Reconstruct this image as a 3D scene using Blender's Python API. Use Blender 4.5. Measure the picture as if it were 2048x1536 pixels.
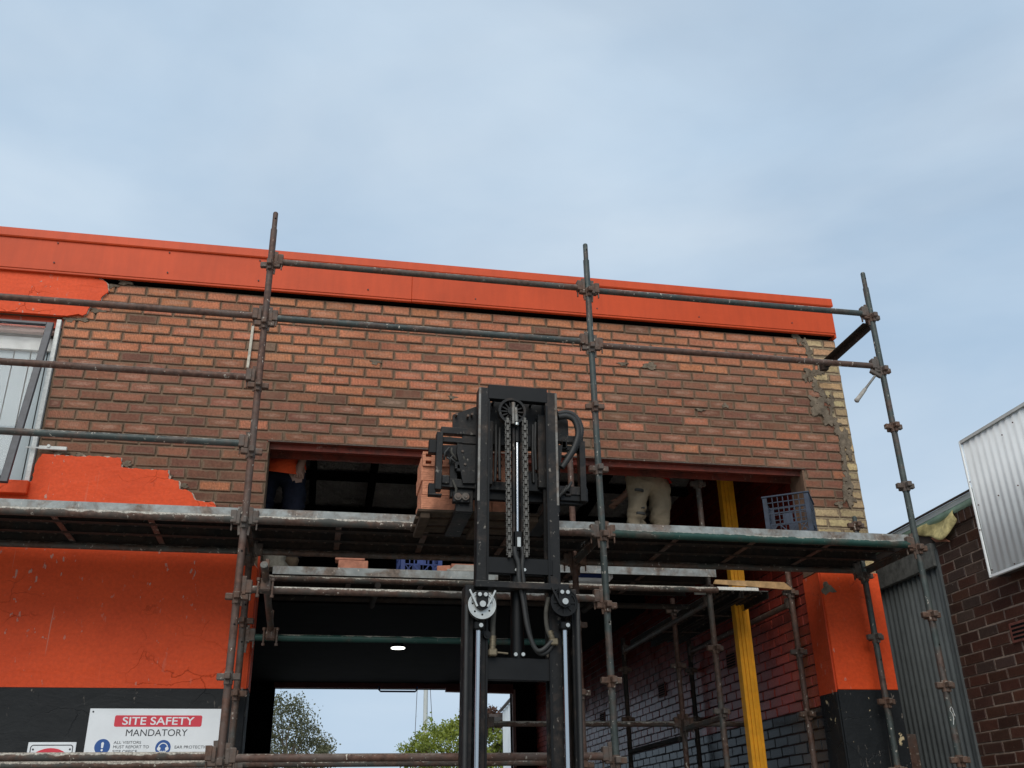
import bpy, math, random
from math import sin, cos, pi, radians, sqrt, atan2
from mathutils import Vector, Matrix, noise as mnoise
random.seed(7)
for o in list(bpy.data.objects): bpy.data.objects.remove(o)
sc = bpy.context.scene
col = sc.collection
# ------------------------------------------------------------------ camera
F = 1936.6; YAW, PIT, ROL = radians(11.609), radians(24.948), radians(-1.1765)
FW = Vector((sin(YAW)*cos(PIT), cos(YAW)*cos(PIT), sin(PIT)))
R0 = Vector((cos(YAW), -sin(YAW), 0)); U0 = R0.cross(FW)
RT = cos(ROL)*R0 + sin(ROL)*U0; UP = -sin(ROL)*R0 + cos(ROL)*U0
CAM = Vector((0, -7.31, 1.6))
cd = bpy.data.cameras.new('camera'); cam = bpy.data.objects.new('camera', cd); col.objects.link(cam)
cd.sensor_width = 36; cd.lens = F/2048*36; cd.clip_start = .05; cd.clip_end = 2000
cam.matrix_world = Matrix(((RT.x, UP.x, -FW.x, CAM.x), (RT.y, UP.y, -FW.y, CAM.y), (RT.z, UP.z, -FW.z, CAM.z), (0, 0, 0, 1)))
sc.camera = cam
# ------------------------------------------------------------------ world, sun, exposure
SUN_EL, SUN_AZ = radians(42), radians(198)     # azimuth clockwise from +Y
w = bpy.data.worlds.new('World'); sc.world = w; w.use_nodes = True
wt = w.node_tree; wt.nodes.clear()
def nd(t, typ, ins=None, **props):
    n = t.nodes.new('ShaderNode'+typ)
    for k, v in props.items(): setattr(n, k, v)
    for k, v in (ins or {}).items():
        s = n.inputs[k]
        if hasattr(v, 'is_linked') or isinstance(v, bpy.types.NodeSocket): t.links.new(v, s)
        else: s.default_value = v
    return n
sky = nd(wt, 'TexSky', sky_type='NISHITA', sun_disc=False, sun_elevation=SUN_EL, sun_rotation=SUN_AZ)
sky.air_density = 1.0; sky.dust_density = 1.2; sky.ozone_density = 2.0
tc = nd(wt, 'TexCoord')
mp = nd(wt, 'Mapping', {'Vector': tc.outputs['Generated'], 'Scale': (1.0, 1.3, 3.0), 'Rotation': (.35, .2, .5)})
n1 = nd(wt, 'TexNoise', {'Vector': mp.outputs[0], 'Scale': 1.7, 'Detail': 6.0, 'Roughness': .52, 'Distortion': .35})
r1 = nd(wt, 'ValToRGB', {'Fac': n1.outputs[0]})
r1.color_ramp.elements[0].position = .30; r1.color_ramp.elements[0].color = (.80, .80, .80, 1)
r1.color_ramp.elements[1].position = .62; r1.color_ramp.elements[1].color = (1, 1, 1, 1)
n2 = nd(wt, 'TexNoise', {'Vector': mp.outputs[0], 'Scale': 2.1, 'Detail': 5.0, 'Roughness': .5, 'Distortion': .3})
r2 = nd(wt, 'ValToRGB', {'Fac': n2.outputs[0]})
r2.color_ramp.elements[0].position = .3; r2.color_ramp.elements[0].color = (4.4, 5.85, 7.5, 1)
r2.color_ramp.elements[1].position = .72; r2.color_ramp.elements[1].color = (6.0, 7.15, 8.35, 1)
mx = nd(wt, 'MixRGB', {'Fac': r1.outputs[0], 'Color1': sky.outputs[0], 'Color2': r2.outputs[0]})
bg = nd(wt, 'Background', {'Color': mx.outputs[0], 'Strength': .064})
wo = nd(wt, 'OutputWorld', {'Surface': bg.outputs[0]})
sd = bpy.data.lights.new('sun', 'SUN'); sun = bpy.data.objects.new('sun', sd); col.objects.link(sun)
sd.energy = 1.5; sd.angle = radians(44); sd.color = (1, .95, .87)
sdir = Vector((sin(SUN_AZ)*cos(SUN_EL), cos(SUN_AZ)*cos(SUN_EL), sin(SUN_EL)))
sun.rotation_euler = sdir.to_track_quat('Z', 'Y').to_euler(); sun.location = (0, -12, 15)
vs = sc.view_settings; vs.view_transform = 'Standard'; vs.look = 'None'; vs.exposure = .68; vs.gamma = 1
sc.render.engine = 'CYCLES'
# ------------------------------------------------------------------ pixel helpers (photo pixels, 2048 x 1536)
def ray(x, y): return FW + (x-1024)/F*RT - (y-768)/F*UP
def onY(x, y, Y): d = ray(x, y); return CAM + (Y-CAM.y)/d.y*d
def onX(x, y, X): d = ray(x, y); return CAM + (X-CAM.x)/d.x*d
def onZ(x, y, Z): d = ray(x, y); return CAM + (Z-CAM.z)/d.z*d
def pj(p): d = Vector(p)-CAM; z = d.dot(FW); return 1024+F*d.dot(RT)/z, 768-F*d.dot(UP)/z
# ------------------------------------------------------------------ mesh helpers
class MB:
    def __init__(s): s.v = []; s.f = []; s.sm = []; s.mi = []; s.m = 0; s.tint = []; s.loc = []; s.useattr = False; s.ct = (1, 1, 1)
    def add(s, vs, fs, smooth=False, loc=None):
        b = len(s.v); s.v += [tuple(v) for v in vs]
        for f in fs: s.f.append([i+b for i in f]); s.sm.append(smooth); s.mi.append(s.m)
        s.tint += [s.ct]*len(vs); s.loc += (loc if loc else [(.5, .5, 0)]*len(vs))
    def box(s, c, d, rot=None, bev=0.0):
        hx, hy, hz = d[0]/2, d[1]/2, d[2]/2
        if bev <= 0:
            vs = [Vector((sx*hx, sy*hy, sz*hz)) for sx in (-1, 1) for sy in (-1, 1) for sz in (-1, 1)]
            fs = [(0, 1, 3, 2), (4, 6, 7, 5), (0, 4, 5, 1), (2, 3, 7, 6), (0, 2, 6, 4), (1, 5, 7, 3)]
        else:
            b = min(bev, hx*.9, hy*.9, hz*.9); vs = []; idx = {}
            for sx in (-1, 1):
                for sy in (-1, 1):
                    for sz in (-1, 1):
                        for a in range(3):
                            q = [sx*hx, sy*hy, sz*hz]
                            for k in range(3):
                                if k != a: q[k] -= (sx, sy, sz)[k]*b
                            idx[(sx, sy, sz, a)] = len(vs); vs.append(Vector(q))
            fs = []
            for a in range(3):
                o1, o2 = (a+1) % 3, (a+2) % 3
                for sg in (-1, 1):
                    L = []
                    for (p, q) in ((-1, -1), (1, -1), (1, 1), (-1, 1)):
                        t = [0, 0, 0]; t[a] = sg; t[o1] = p; t[o2] = q; L.append(idx[(*t, a)])
                    fs.append(L if sg > 0 else L[::-1])
                    for sg2 in (-1, 1):   # edge along o2 between faces a and o1
                        L = []
                        for (ax, e) in ((a, -1), (a, 1), (o1, 1), (o1, -1)):
                            t = [0, 0, 0]; t[a] = sg; t[o1] = sg2; t[o2] = e; L.append(idx[(*t, ax)])
                        fs.append(L if sg*sg2 < 0 else L[::-1])
            for sx in (-1, 1):
                for sy in (-1, 1):
                    for sz in (-1, 1):
                        L = [idx[(sx, sy, sz, a)] for a in range(3)]
                        fs.append(L if sx*sy*sz > 0 else L[::-1])
        if rot is not None: vs = [rot @ v for v in vs]
        c = Vector(c); s.add([v+c for v in vs], fs)
    def bb(s, x0, x1, y0, y1, z0, z1, bev=0.0): s.box(((x0+x1)/2, (y0+y1)/2, (z0+z1)/2), (abs(x1-x0), abs(y1-y0), abs(z1-z0)), None, bev)
    def tube(s, p, q, r, n=12, r2=None, caps=True):
        p = Vector(p); q = Vector(q); d = (q-p)
        if d.length < 1e-6: return
        d.normalize(); a = d.orthogonal().normalized(); b = d.cross(a); r2 = r if r2 is None else r2
        A = [p+(a*cos(2*pi*i/n)+b*sin(2*pi*i/n))*r for i in range(n)]
        B = [q+(a*cos(2*pi*i/n)+b*sin(2*pi*i/n))*r2 for i in range(n)]
        s.add(A+B, [(i, (i+1) % n, n+(i+1) % n, n+i) for i in range(n)], True)
        if caps: s.add(A, [list(range(n))[::-1]]); s.add(B, [list(range(n))])
    def path(s, pts, r, n=8):
        pts = [Vector(p) for p in pts]; rings = []; a = None
        for i, p in enumerate(pts):
            t = (pts[min(i+1, len(pts)-1)]-pts[max(i-1, 0)]).normalized()
            a = (t.orthogonal() if a is None else a-t*a.dot(t)).normalized(); b = t.cross(a)
            rr = r[i] if isinstance(r, (list, tuple)) else r
            rings.append([p+(a*cos(2*pi*k/n)+b*sin(2*pi*k/n))*rr for k in range(n)])
        vs = [v for g in rings for v in g]
        fs = [(i*n+k, i*n+(k+1) % n, (i+1)*n+(k+1) % n, (i+1)*n+k) for i in range(len(pts)-1) for k in range(n)]
        s.add(vs, fs, True); s.add(rings[0], [list(range(n))[::-1]]); s.add(rings[-1], [list(range(n))])
    def prism(s, poly, ax, t0, t1):   # poly in the two other axes (cyclic order), extruded along ax
        def mk(p, t): q = [0, 0, 0]; q[ax] = t; o = [k for k in range(3) if k != ax]; q[o[0]] = p[0]; q[o[1]] = p[1]; return q
        n = len(poly); A = [mk(p, t0) for p in poly]; B = [mk(p, t1) for p in poly]
        s.add(A+B, [(i, (i+1) % n, n+(i+1) % n, n+i) for i in range(n)]+[list(range(n))[::-1], list(range(n, 2*n))])
    def disc(s, c, axis, r0, r1, t, n=24):   # ring plate of thickness t, r0 may be 0
        c = Vector(c); d = Vector(axis).normalized(); a = d.orthogonal().normalized(); b = d.cross(a)
        def ring(r, h): return [c+(a*cos(2*pi*i/n)+b*sin(2*pi*i/n))*r+d*h for i in range(n)]
        h = t/2
        if r0 <= 0: s.tube(c-d*h, c+d*h, r1, n); return
        vs = ring(r1, -h)+ring(r1, h)+ring(r0, -h)+ring(r0, h)
        fs = []
        for i in range(n):
            j = (i+1) % n
            fs += [(i, j, n+j, n+i), (2*n+j, 2*n+i, 3*n+i, 3*n+j), (n+i, n+j, 3*n+j, 3*n+i), (j, i, 2*n+i, 2*n+j)]
        s.add(vs, fs)
    def build(s, name, mat, parent=None, org=None):
        me = bpy.data.meshes.new(name)
        vs = s.v
        if org is not None: ox, oy, oz = org; vs = [(v[0]-ox, v[1]-oy, v[2]-oz) for v in vs]
        for m in (mat if isinstance(mat, (list, tuple)) else [mat]): me.materials.append(m)
        me.from_pydata(vs, [], s.f)
        if len(me.polygons) == len(s.sm):
            me.polygons.foreach_set('use_smooth', s.sm); me.polygons.foreach_set('material_index', s.mi)
        if s.useattr:
            for nm, dat in (('tint', s.tint), ('loc', s.loc)):
                at = me.attributes.new(nm, 'FLOAT_COLOR', 'POINT')
                at.data.foreach_set('color', [x for t in dat for x in (*t, 1)])
        me.update()
        o = bpy.data.objects.new(name, me); col.objects.link(o)
        if org is not None: o.location = org
        if parent is not None: o.parent = parent
        return o
def fix_normals(o):
    import bmesh
    b = bmesh.new(); b.from_mesh(o.data); bmesh.ops.recalc_face_normals(b, faces=b.faces); b.to_mesh(o.data); b.free()
def empty(name, loc=(0, 0, 0), rz=0):
    o = bpy.data.objects.new(name, None); col.objects.link(o); o.location = loc; o.rotation_euler = (0, 0, rz); o.empty_display_size = .1; return o
def tag(o, label, cat, group=None, kind=None):
    o['label'] = label; o['category'] = cat
    if group: o['group'] = group
    if kind: o['kind'] = kind
    return o
def thing(name, label, cat, loc=(0, 0, 0), rz=0, group=None): return tag(empty(name, loc, rz), label, cat, group)
def copy_tree(o, parent=None):
    c = o.copy(); col.objects.link(c); c.parent = parent
    for ch in [x for x in bpy.data.objects if x.parent is o]: copy_tree(ch, c)
    return c
# ------------------------------------------------------------------ materials
def newmat(name):
    m = bpy.data.materials.new(name); m.use_nodes = True; t = m.node_tree
    p = t.nodes['Principled BSDF']; return m, t, p
def ramp(t, fac, stops):
    r = nd(t, 'ValToRGB', {'Fac': fac}); e = r.color_ramp.elements
    while len(e) < len(stops): e.new(.5)
    for k, (pos, c) in enumerate(stops): e[k].position = pos; e[k].color = (*c, 1) if len(c) == 3 else c
    return r.outputs[0]
def noise(t, vec, scale, detail=4, rough=.55, dist=0.0): return nd(t, 'TexNoise', {'Vector': vec, 'Scale': scale, 'Detail': detail, 'Roughness': rough, 'Distortion': dist}).outputs[0]
def mixc(t, fac, a, b, blend='MIX'): return nd(t, 'MixRGB', {'Fac': fac, 'Color1': a, 'Color2': b}, blend_type=blend).outputs[0]
def math_(t, op, a, b=0.0, clamp=False): return nd(t, 'Math', {0: a, 1: b}, operation=op, use_clamp=clamp).outputs[0]
def C(*c): return (*c, 1)
def bumpto(t, p, h, strength=.3, dist=.01):
    b = nd(t, 'Bump', {'Height': h, 'Strength': strength, 'Distance': dist}); t.links.new(b.outputs[0], p.inputs['Normal'])
def pos(t): return nd(t, 'NewGeometry').outputs['Position']
def stretch(t, v, sx, sy, sz): return nd(t, 'Mapping', {'Vector': v, 'Scale': (sx, sy, sz)}).outputs[0]
def simple(name, c, rough=.6, metal=0.0, var=.25, scale=12.0, bump=.15, spec=.5, dist=.004):
    m, t, p = newmat(name); P = pos(t)
    n = noise(t, P, scale, 6, .6); a = tuple(max(0, x*(1-var)) for x in c); b = tuple(min(1, x*(1+var)) for x in c)
    t.links.new(ramp(t, n, [(.3, a), (.7, b)]), p.inputs['Base Color'])
    p.inputs['Roughness'].default_value = rough; p.inputs['Metallic'].default_value = metal; p.inputs['Specular IOR Level'].default_value = spec
    if bump: bumpto(t, p, noise(t, P, scale*4, 4, .6), bump, dist)
    return m
def brickmat(name, ribs=True, gloss=.85, grime=.36, spec=.3, edge=.62):
    m, t, p = newmat(name); P = pos(t)
    at = nd(t, 'Attribute', attribute_name='tint').outputs['Color']
    lc = nd(t, 'SeparateColor', {0: nd(t, 'Attribute', attribute_name='loc').outputs['Color']})
    c = mixc(t, 1.0, at, ramp(t, noise(t, P, 55, 5, .65), [(.25, (.62, .60, .58)), (.75, (1.3, 1.3, 1.3))]), 'MULTIPLY')
    c = mixc(t, 1.0, c, ramp(t, noise(t, stretch(t, P, 1, 1, 1.6), 1.7, 5, .65, .4), [(.30, (.72, .70, .68)), (.66, (1.10, 1.10, 1.10))]), 'MULTIPLY')
    # powdery pale scrape in the middle of the brick (loc: u, v, strength)
    du = math_(t, 'MULTIPLY', math_(t, 'SUBTRACT', lc.outputs[0], .5), 2.1); dv = math_(t, 'MULTIPLY', math_(t, 'SUBTRACT', lc.outputs[1], .55), 2.9)
    rr = math_(t, 'ADD', math_(t, 'MULTIPLY', du, du), math_(t, 'MULTIPLY', dv, dv))
    rr = math_(t, 'ADD', rr, math_(t, 'MULTIPLY', math_(t, 'SUBTRACT', noise(t, stretch(t, P, 18, 18, 60), 1.0, 4, .6), .5), 1.6))
    fac = math_(t, 'MULTIPLY', math_(t, 'SUBTRACT', 1.0, rr, True), lc.outputs[2], True)
    fac = ramp(t, math_(t, 'MULTIPLY', fac, ramp(t, noise(t, stretch(t, P, 30, 30, 70), 1.0, 5, .7), [(.30, (.1, .1, .1)), (.62, (1, 1, 1))])), [(.12, (0, 0, 0)), (.75, (1, 1, 1))])
    c = mixc(t, math_(t, 'MULTIPLY', fac, .30), c, C(.58, .37, .27))
    # mortar dragged over the arrises
    eu = math_(t, 'MINIMUM', lc.outputs[0], math_(t, 'SUBTRACT', 1.0, lc.outputs[0])); ev = math_(t, 'MINIMUM', lc.outputs[1], math_(t, 'SUBTRACT', 1.0, lc.outputs[1]))
    ee = math_(t, 'MINIMUM', math_(t, 'MULTIPLY', eu, 3.0), ev)
    ee = math_(t, 'SUBTRACT', ee, math_(t, 'MULTIPLY', math_(t, 'SUBTRACT', noise(t, P, 26, 6, .7), .42), .75))
    c = mixc(t, math_(t, 'MULTIPLY', ramp(t, ee, [(.0, (1, 1, 1)), (.07, (0, 0, 0))]), edge), c, C(.168, .114, .074))
    # cement haze
    g = ramp(t, noise(t, P, 5.5, 7, .62, .5), [(.5, (0, 0, 0)), (.72, (1, 1, 1))])
    c = mixc(t, math_(t, 'MULTIPLY', g, grime), c, C(.19, .135, .088))
    sp = ramp(t, noise(t, P, 38, 3, .5), [(.70, (0, 0, 0)), (.76, (1, 1, 1))])
    c = mixc(t, math_(t, 'MULTIPLY', sp, .35), c, C(.55, .48, .40))
    h = noise(t, P, 90, 4, .6)
    if ribs:
        sx = nd(t, 'SeparateXYZ', {0: P}).outputs[0]
        wv = math_(t, 'SINE', math_(t, 'MULTIPLY', sx, 2*pi/.0125))
        # ribs only where tint alpha channel says so: strength stored as loc.b sign trick is avoided, ribs follow red brightness
        rd = nd(t, 'SeparateColor', {0: at}).outputs[0]
        k = ramp(t, rd, [(.26, (0, 0, 0)), (.33, (1, 1, 1))])
        wk = math_(t, 'MULTIPLY', math_(t, 'ADD', math_(t, 'MULTIPLY', wv, .5), .5), k)
        c = mixc(t, math_(t, 'MULTIPLY', wk, .38), c, mixc(t, 1.0, c, C(.45, .38, .36), 'MULTIPLY'))
        h = math_(t, 'ADD', h, math_(t, 'MULTIPLY', wk, -1.2))
    t.links.new(c, p.inputs['Base Color']); p.inputs['Roughness'].default_value = gloss; p.inputs['Specular IOR Level'].default_value = spec
    bumpto(t, p, h, .45, .004)
    return m
def paintmat(name, c, dark, rough=.5, spat=.5, crack=.5, chips=None, bumpk=.5):
    """masonry paint with cracks, cement spatter and dribbles"""
    m, t, p = newmat(name); P = pos(t)
    b = ramp(t, noise(t, P, 2.2, 8, .62, .3), [(.28, dark), (.62, c)])
    b = mixc(t, .25, b, mixc(t, 1.0, b, ramp(t, noise(t, P, 40, 4), [(.3, (.6, .6, .6)), (.7, (1.35, 1.35, 1.35))]), 'MULTIPLY'))
    wob = nd(t, 'TexNoise', {'Vector': P, 'Scale': 4.0, 'Detail': 5.0}).outputs['Color']
    pv = nd(t, 'VectorMath', {0: P, 1: nd(t, 'VectorMath', {0: wob, 3: .30}, operation='SCALE').outputs[0]}, operation='ADD').outputs[0]
    ed = nd(t, 'TexVoronoi', {'Vector': stretch(t, pv, 1, 1, 1.8), 'Scale': 2.6}, feature='DISTANCE_TO_EDGE').outputs['Distance']
    msk = ramp(t, noise(t, P, 1.6, 3), [(.50, (0, 0, 0)), (.60, (1, 1, 1))])
    ck = math_(t, 'MULTIPLY', ramp(t, ed, [(0.0, (1, 1, 1)), (.014, (0, 0, 0))]), msk)
    b = mixc(t, math_(t, 'MULTIPLY', ck, crack), b, C(*[x*.22 for x in dark]))
    sp = ramp(t, noise(t, stretch(t, P, 1, 1, .45), 26, 4, .55), [(.655, (0, 0, 0)), (.68, (1, 1, 1))])
    sm = ramp(t, noise(t, stretch(t, P, 1.2, 1, .5), 1.5, 2), [(.45, (0, 0, 0)), (.6, (1, 1, 1))])
    b = mixc(t, math_(t, 'MULTIPLY', math_(t, 'MULTIPLY', sp, sm), spat), b, C(.42, .36, .30))
    dr = ramp(t, noise(t, stretch(t, P, 1, 1, .035), 24, 3, .5), [(.70, (0, 0, 0)), (.74, (1, 1, 1))])
    b = mixc(t, math_(t, 'MULTIPLY', math_(t, 'MULTIPLY', dr, sm), spat*.7), b, C(.45, .36, .28))
    if chips:
        cp = ramp(t, noise(t, P, 7.5, 5, .6, .4), [(.655, (0, 0, 0)), (.67, (1, 1, 1))])
        b = mixc(t, cp, b, C(*chips))
    t.links.new(b, p.inputs['Base Color']); p.inputs['Roughness'].default_value = rough; p.inputs['Specular IOR Level'].default_value = .25
    h = math_(t, 'ADD', math_(t, 'MULTIPLY', noise(t, P, 14, 6, .62), .5), math_(t, 'MULTIPLY', ck, -.7))
    h = math_(t, 'ADD', h, math_(t, 'MULTIPLY', math_(t, 'MULTIPLY', sp, sm), .5))
    h = math_(t, 'ADD', h, math_(t, 'MULTIPLY', noise(t, stretch(t, P, 1, 1, 2.5), 3.2, 5, .6, .6), 1.1))
    bumpto(t, p, h, bumpk, .012)
    return m
def steelmat(name, a, b, rust=(.075, .042, .03), rustk=.5, crust=.3, rough=.55, spat=.35):
    m, t, p = newmat(name); P = pos(t); g = nd(t, 'NewGeometry')
    c = ramp(t, noise(t, P, 9, 6, .6), [(.32, a), (.68, b)])
    rk = ramp(t, noise(t, P, 4.5, 7, .66, .4), [(.52-rustk*.3, (0, 0, 0)), (.68-rustk*.3, (1, 1, 1))])
    c = mixc(t, rk, c, ramp(t, noise(t, P, 30, 4), [(.3, tuple(x*.6 for x in rust)), (.7, tuple(x*1.5 for x in rust))]))
    s = ramp(t, noise(t, stretch(t, P, 1, 1, .7), 36, 4, .6), [(.635, (0, 0, 0)), (.67, (1, 1, 1))])
    s = math_(t, 'MULTIPLY', s, ramp(t, noise(t, P, 3.1, 3), [(.4, (0, 0, 0)), (.6, (1, 1, 1))]))
    c = mixc(t, math_(t, 'MULTIPLY', s, spat*1.6, True), c, C(.50, .45, .38))
    nz = nd(t, 'SeparateXYZ', {0: g.outputs['Normal']}).outputs[2]
    top = math_(t, 'ADD', nz, math_(t, 'MULTIPLY', math_(t, 'SUBTRACT', noise(t, stretch(t, P, 9, 9, 9), 1.0, 6, .7), .5), 2.6))
    tk = ramp(t, top, [(.62-.34*(crust > .9), (0, 0, 0)), (.80-.30*(crust > .9), (1, 1, 1))])
    p.inputs['Specular IOR Level'].default_value = .3
    c = mixc(t, math_(t, 'MULTIPLY', tk, crust), c, ramp(t, noise(t, P, 70, 4, .7), [(.35, (.16, .15, .13)), (.62, (.50, .46, .39))]))
    t.links.new(c, p.inputs['Base Color']); p.inputs['Roughness'].default_value = rough; p.inputs['Metallic'].default_value = .15
    bumpto(t, p, math_(t, 'ADD', noise(t, P, 60, 5, .65), math_(t, 'MULTIPLY', tk, .8*crust)), .4, .004)
    return m
def flat(name, c, rough=.6, metal=0.0, spec=.5):
    m, t, p = newmat(name); p.inputs['Base Color'].default_value = C(*c); p.inputs['Roughness'].default_value = rough; p.inputs['Metallic'].default_value = metal; p.inputs['Specular IOR Level'].default_value = spec; return m
ORANGE = (.68, .073, .014); ORANGE_D = (.58, .058, .011)
M = {}
M['brick'] = brickmat('brick_clay')
M['ybrick'] = brickmat('brick_yellow', False, .85, .6, .3, .9)
M['nbrick'] = brickmat('brick_brown_glazed', False, .45, .04, .5, .12)
M['mortar'] = simple('mortar', (.150, .104, .069), .95, 0, .35, 14, .5, .2, .008)
M['ymortar'] = simple('mortar_sandy', (.30, .235, .15), .95, 0, .35, 18, .5, .2)
M['nmortar'] = simple('mortar_pale', (.30, .225, .175), .95, 0, .25, 20, .3, .2)
M['smear'] = simple('cement_smear', (.160, .125, .090), .95, 0, .4, 22, .6, .2, .012)
M['revealbrown'] = simple('brown_reveal', (.16, .095, .062), .9, 0, .35, 11, .5, .2)
M['orange'] = paintmat('orange_masonry_paint', ORANGE, ORANGE_D, .6, .6, .5)
M['plaster'] = simple('broken_plaster', (.42, .35, .28), .95, 0, .3, 30, .4)
M['orange_red'] = paintmat('orange_reveal_paint', (.52, .06, .018), (.40, .045, .014), .5, .35, .5)
M['black'] = paintmat('black_masonry_paint', (.013, .0145, .0155), (.0085, .0095, .0105), .6, .6, .2)
M['blackchip'] = paintmat('black_chipped_paint', (.012, .014, .0155), (.008, .0095, .011), .5, .5, .2, (.50, .40, .24))
M['fascia'] = simple('orange_flashing_metal', (.52, .062, .014), .5, 0, .11, 1.6, .12, .22, .04)
_m = M['fascia']; _t = _m.node_tree; _p = _t.nodes['Principled BSDF']; _P = pos(_t); _old = _p.inputs['Base Color'].links[0].from_socket
_st = ramp(_t, noise(_t, stretch(_t, _P, 1, 1, .12), 16, 5, .6), [(.35, (.90, .90, .90)), (.65, (1.03, 1.03, 1.03))])
_sc = ramp(_t, noise(_t, stretch(_t, _P, .5, 1, 2), 14, 5, .7), [(.68, (1, 1, 1)), (.76, (.80, .80, .80))])
_t.links.new(mixc(_t, .8, _old, mixc(_t, 1.0, mixc(_t, 1.0, _old, _st, 'MULTIPLY'), _sc, 'MULTIPLY')), _p.inputs['Base Color'])
bumpto(_t, _p, math_(_t, 'ADD', noise(_t, stretch(_t, _P, 1, 1, 2.2), 1.9, 4, .5), math_(_t, 'MULTIPLY', noise(_t, _P, 60, 3), .03)), .12, .03)
M['fdark'] = flat('screw_dark', (.06, .015, .01), .6)
M['void'] = flat('shade_black', (.006, .006, .006), .9, 0, .1)  # near-black standing in for the shade inside gaps and holes
M['lintel'] = steelmat('red_oxide_lintel', (.15, .026, .015), (.22, .04, .022), (.10, .03, .02), .3, .1, .6, .2)
M['redpaint'] = brickmat('brick_red_gloss', False, .37, .0, .5, .0)
_m = M['redpaint']; _t = _m.node_tree; _p = _t.nodes['Principled BSDF']; _P = pos(_t)   # dimness of the upper wall put into colour and gloss, uneven with height
_z = math_(_t, 'ADD', nd(_t, 'SeparateXYZ', {0: _P}).outputs[2], math_(_t, 'MULTIPLY', math_(_t, 'SUBTRACT', noise(_t, _P, 3.0, 5, .65), .5), .7))
_f = nd(_t, 'MapRange', {0: _z, 1: 3.05, 2: 3.75, 3: 0.0, 4: 1.0}).outputs[0]
_t.links.new(math_(_t, 'MULTIPLY_ADD', _f, .55), _p.inputs['Roughness']); _p.inputs['Roughness'].links[0].from_node.inputs[2].default_value = .37
_t.links.new(math_(_t, 'MULTIPLY_ADD', _f, -.58), _p.inputs['Specular IOR Level']); _p.inputs['Specular IOR Level'].links[0].from_node.inputs[2].default_value = .62
_old = _p.inputs['Base Color'].links[0].from_socket; _t.links.new(mixc(_t, _f, _old, mixc(_t, 1.0, _old, C(.4, .36, .36), 'MULTIPLY')), _p.inputs['Base Color'])
M['redmortar'] = simple('joint_dark_red', (.03, .010, .009), .7, 0, .3, 20, .3)
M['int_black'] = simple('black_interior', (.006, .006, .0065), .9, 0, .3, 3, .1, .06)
M['floor_dark'] = simple('low_bounce_floor', (.045, .043, .04), .7, 0, .3, 2, .1)  # floor colour kept dark to cut bounce light inside the doorway
M['int_red'] = simple('dark_red_frame', (.16, .03, .02), .6, 0, .2, 5, .1)
M['frame_pale'] = simple('pale_pink_frame', (.42, .26, .22), .6, 0, .2, 8, .1)
M['sark'] = simple('black_sarking', (.30, .275, .255), .6, 0, .3, 5, 1.0, .2, .05)
M['batten'] = simple('dark_batten', (.004, .004, .0045), .95, 0, .2, 5, .1, .05)
M['s_rust'] = steelmat('scaffold_rusty', (.075, .052, .042), (.12, .092, .078), (.09, .048, .034), .45, .25, .6, .75)
M['s_green'] = steelmat('scaffold_green', (.034, .044, .041), (.066, .080, .075), (.075, .05, .04), .15, .5, .5, .8)
M['s_mix'] = steelmat('scaffold_mixed', (.06, .062, .055), (.10, .10, .09), (.085, .052, .038), .40, .5, .55, .55)
M['s_deep'] = steelmat('scaffold_green_clean', (.012, .045, .036), (.022, .065, .052), (.05, .045, .035), .1, .75, .45, .3)
M['s_crust'] = steelmat('scaffold_crusted', (.05, .052, .046), (.085, .08, .07), (.09, .052, .038), .42, 1.0, .7, .7)
M['fit'] = steelmat('scaffold_fitting', (.075, .062, .053), (.125, .108, .094), (.095, .055, .038), .42, .35, .65, .6)
M['galv'] = steelmat('galvanised_plank', (.20, .215, .21), (.33, .35, .34), (.13, .10, .08), .22, .6, .5, .5)
M['plank_u'] = steelmat('plank_underside', (.018, .016, .014), (.034, .030, .026), (.035, .023, .017), .35, .1, .8, .12)  # dark version of the plank steel, shade under the decks put into the colour
M['fl'] = simple('forklift_black', (.0040, .0043, .0047), .45, 0, .35, 6, .12, .22)
M['fl2'] = steelmat('forklift_dusty', (.0042, .0045, .0050), (.0085, .0085, .0085), (.035, .024, .018), .06, .16, .5, .22)
M['wear'] = steelmat('worn_steel_edge', (.13, .125, .11), (.24, .23, .215), (.09, .06, .04), .15, .1, .4, .1)
M['chrome'] = flat('chrome', (.50, .51, .52), .16, 1.0)
M['zinc'] = simple('zinc_plated', (.48, .48, .45), .35, .9, .12, 25, .1)
M['chain'] = simple('leaf_chain', (.10, .095, .085), .5, .5, .3, 60, .1)
M['rubber'] = simple('hose_rubber', (.016, .016, .015), .6, 0, .3, 30, .15)
M['hosedust'] = simple('hose_dusty', (.045, .042, .034), .8, 0, .3, 30, .2)
M['brass'] = simple('fitting_brass', (.16, .13, .085), .45, .6, .25, 40, .1)
M['newbrick'] = simple('new_clay_brick', (.52, .22, .13), .85, 0, .22, 22, .5, .2)
_m = M['newbrick']; _t = _m.node_tree; _p = _t.nodes['Principled BSDF']; _P = pos(_t)
_h = math_(_t, 'ADD', noise(_t, stretch(_t, _P, 14, 14, 120), 1.0, 5, .6), math_(_t, 'MULTIPLY', noise(_t, _P, 40, 4, .6), .6)); bumpto(_t, _p, _h, .8, .012)
M['pinkbrick'] = simple('clay_brick_dusty', (.40, .17, .11), .9, 0, .25, 22, .4, .2)
M['woodold'] = simple('weathered_timber', (.20, .16, .11), .85, 0, .35, 16, .3, .2)
M['palletw'] = simple('dark_pallet_board', (.055, .038, .026), .85, 0, .35, 20, .3, .2)
M['toe'] = simple('tan_toe_board', (.40, .25, .12), .8, 0, .35, 18, .3, .2)
M['lvl'] = simple('yellow_lvl', (.86, .37, .016), .55, 0, .14, 9, .15, .4)
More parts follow.
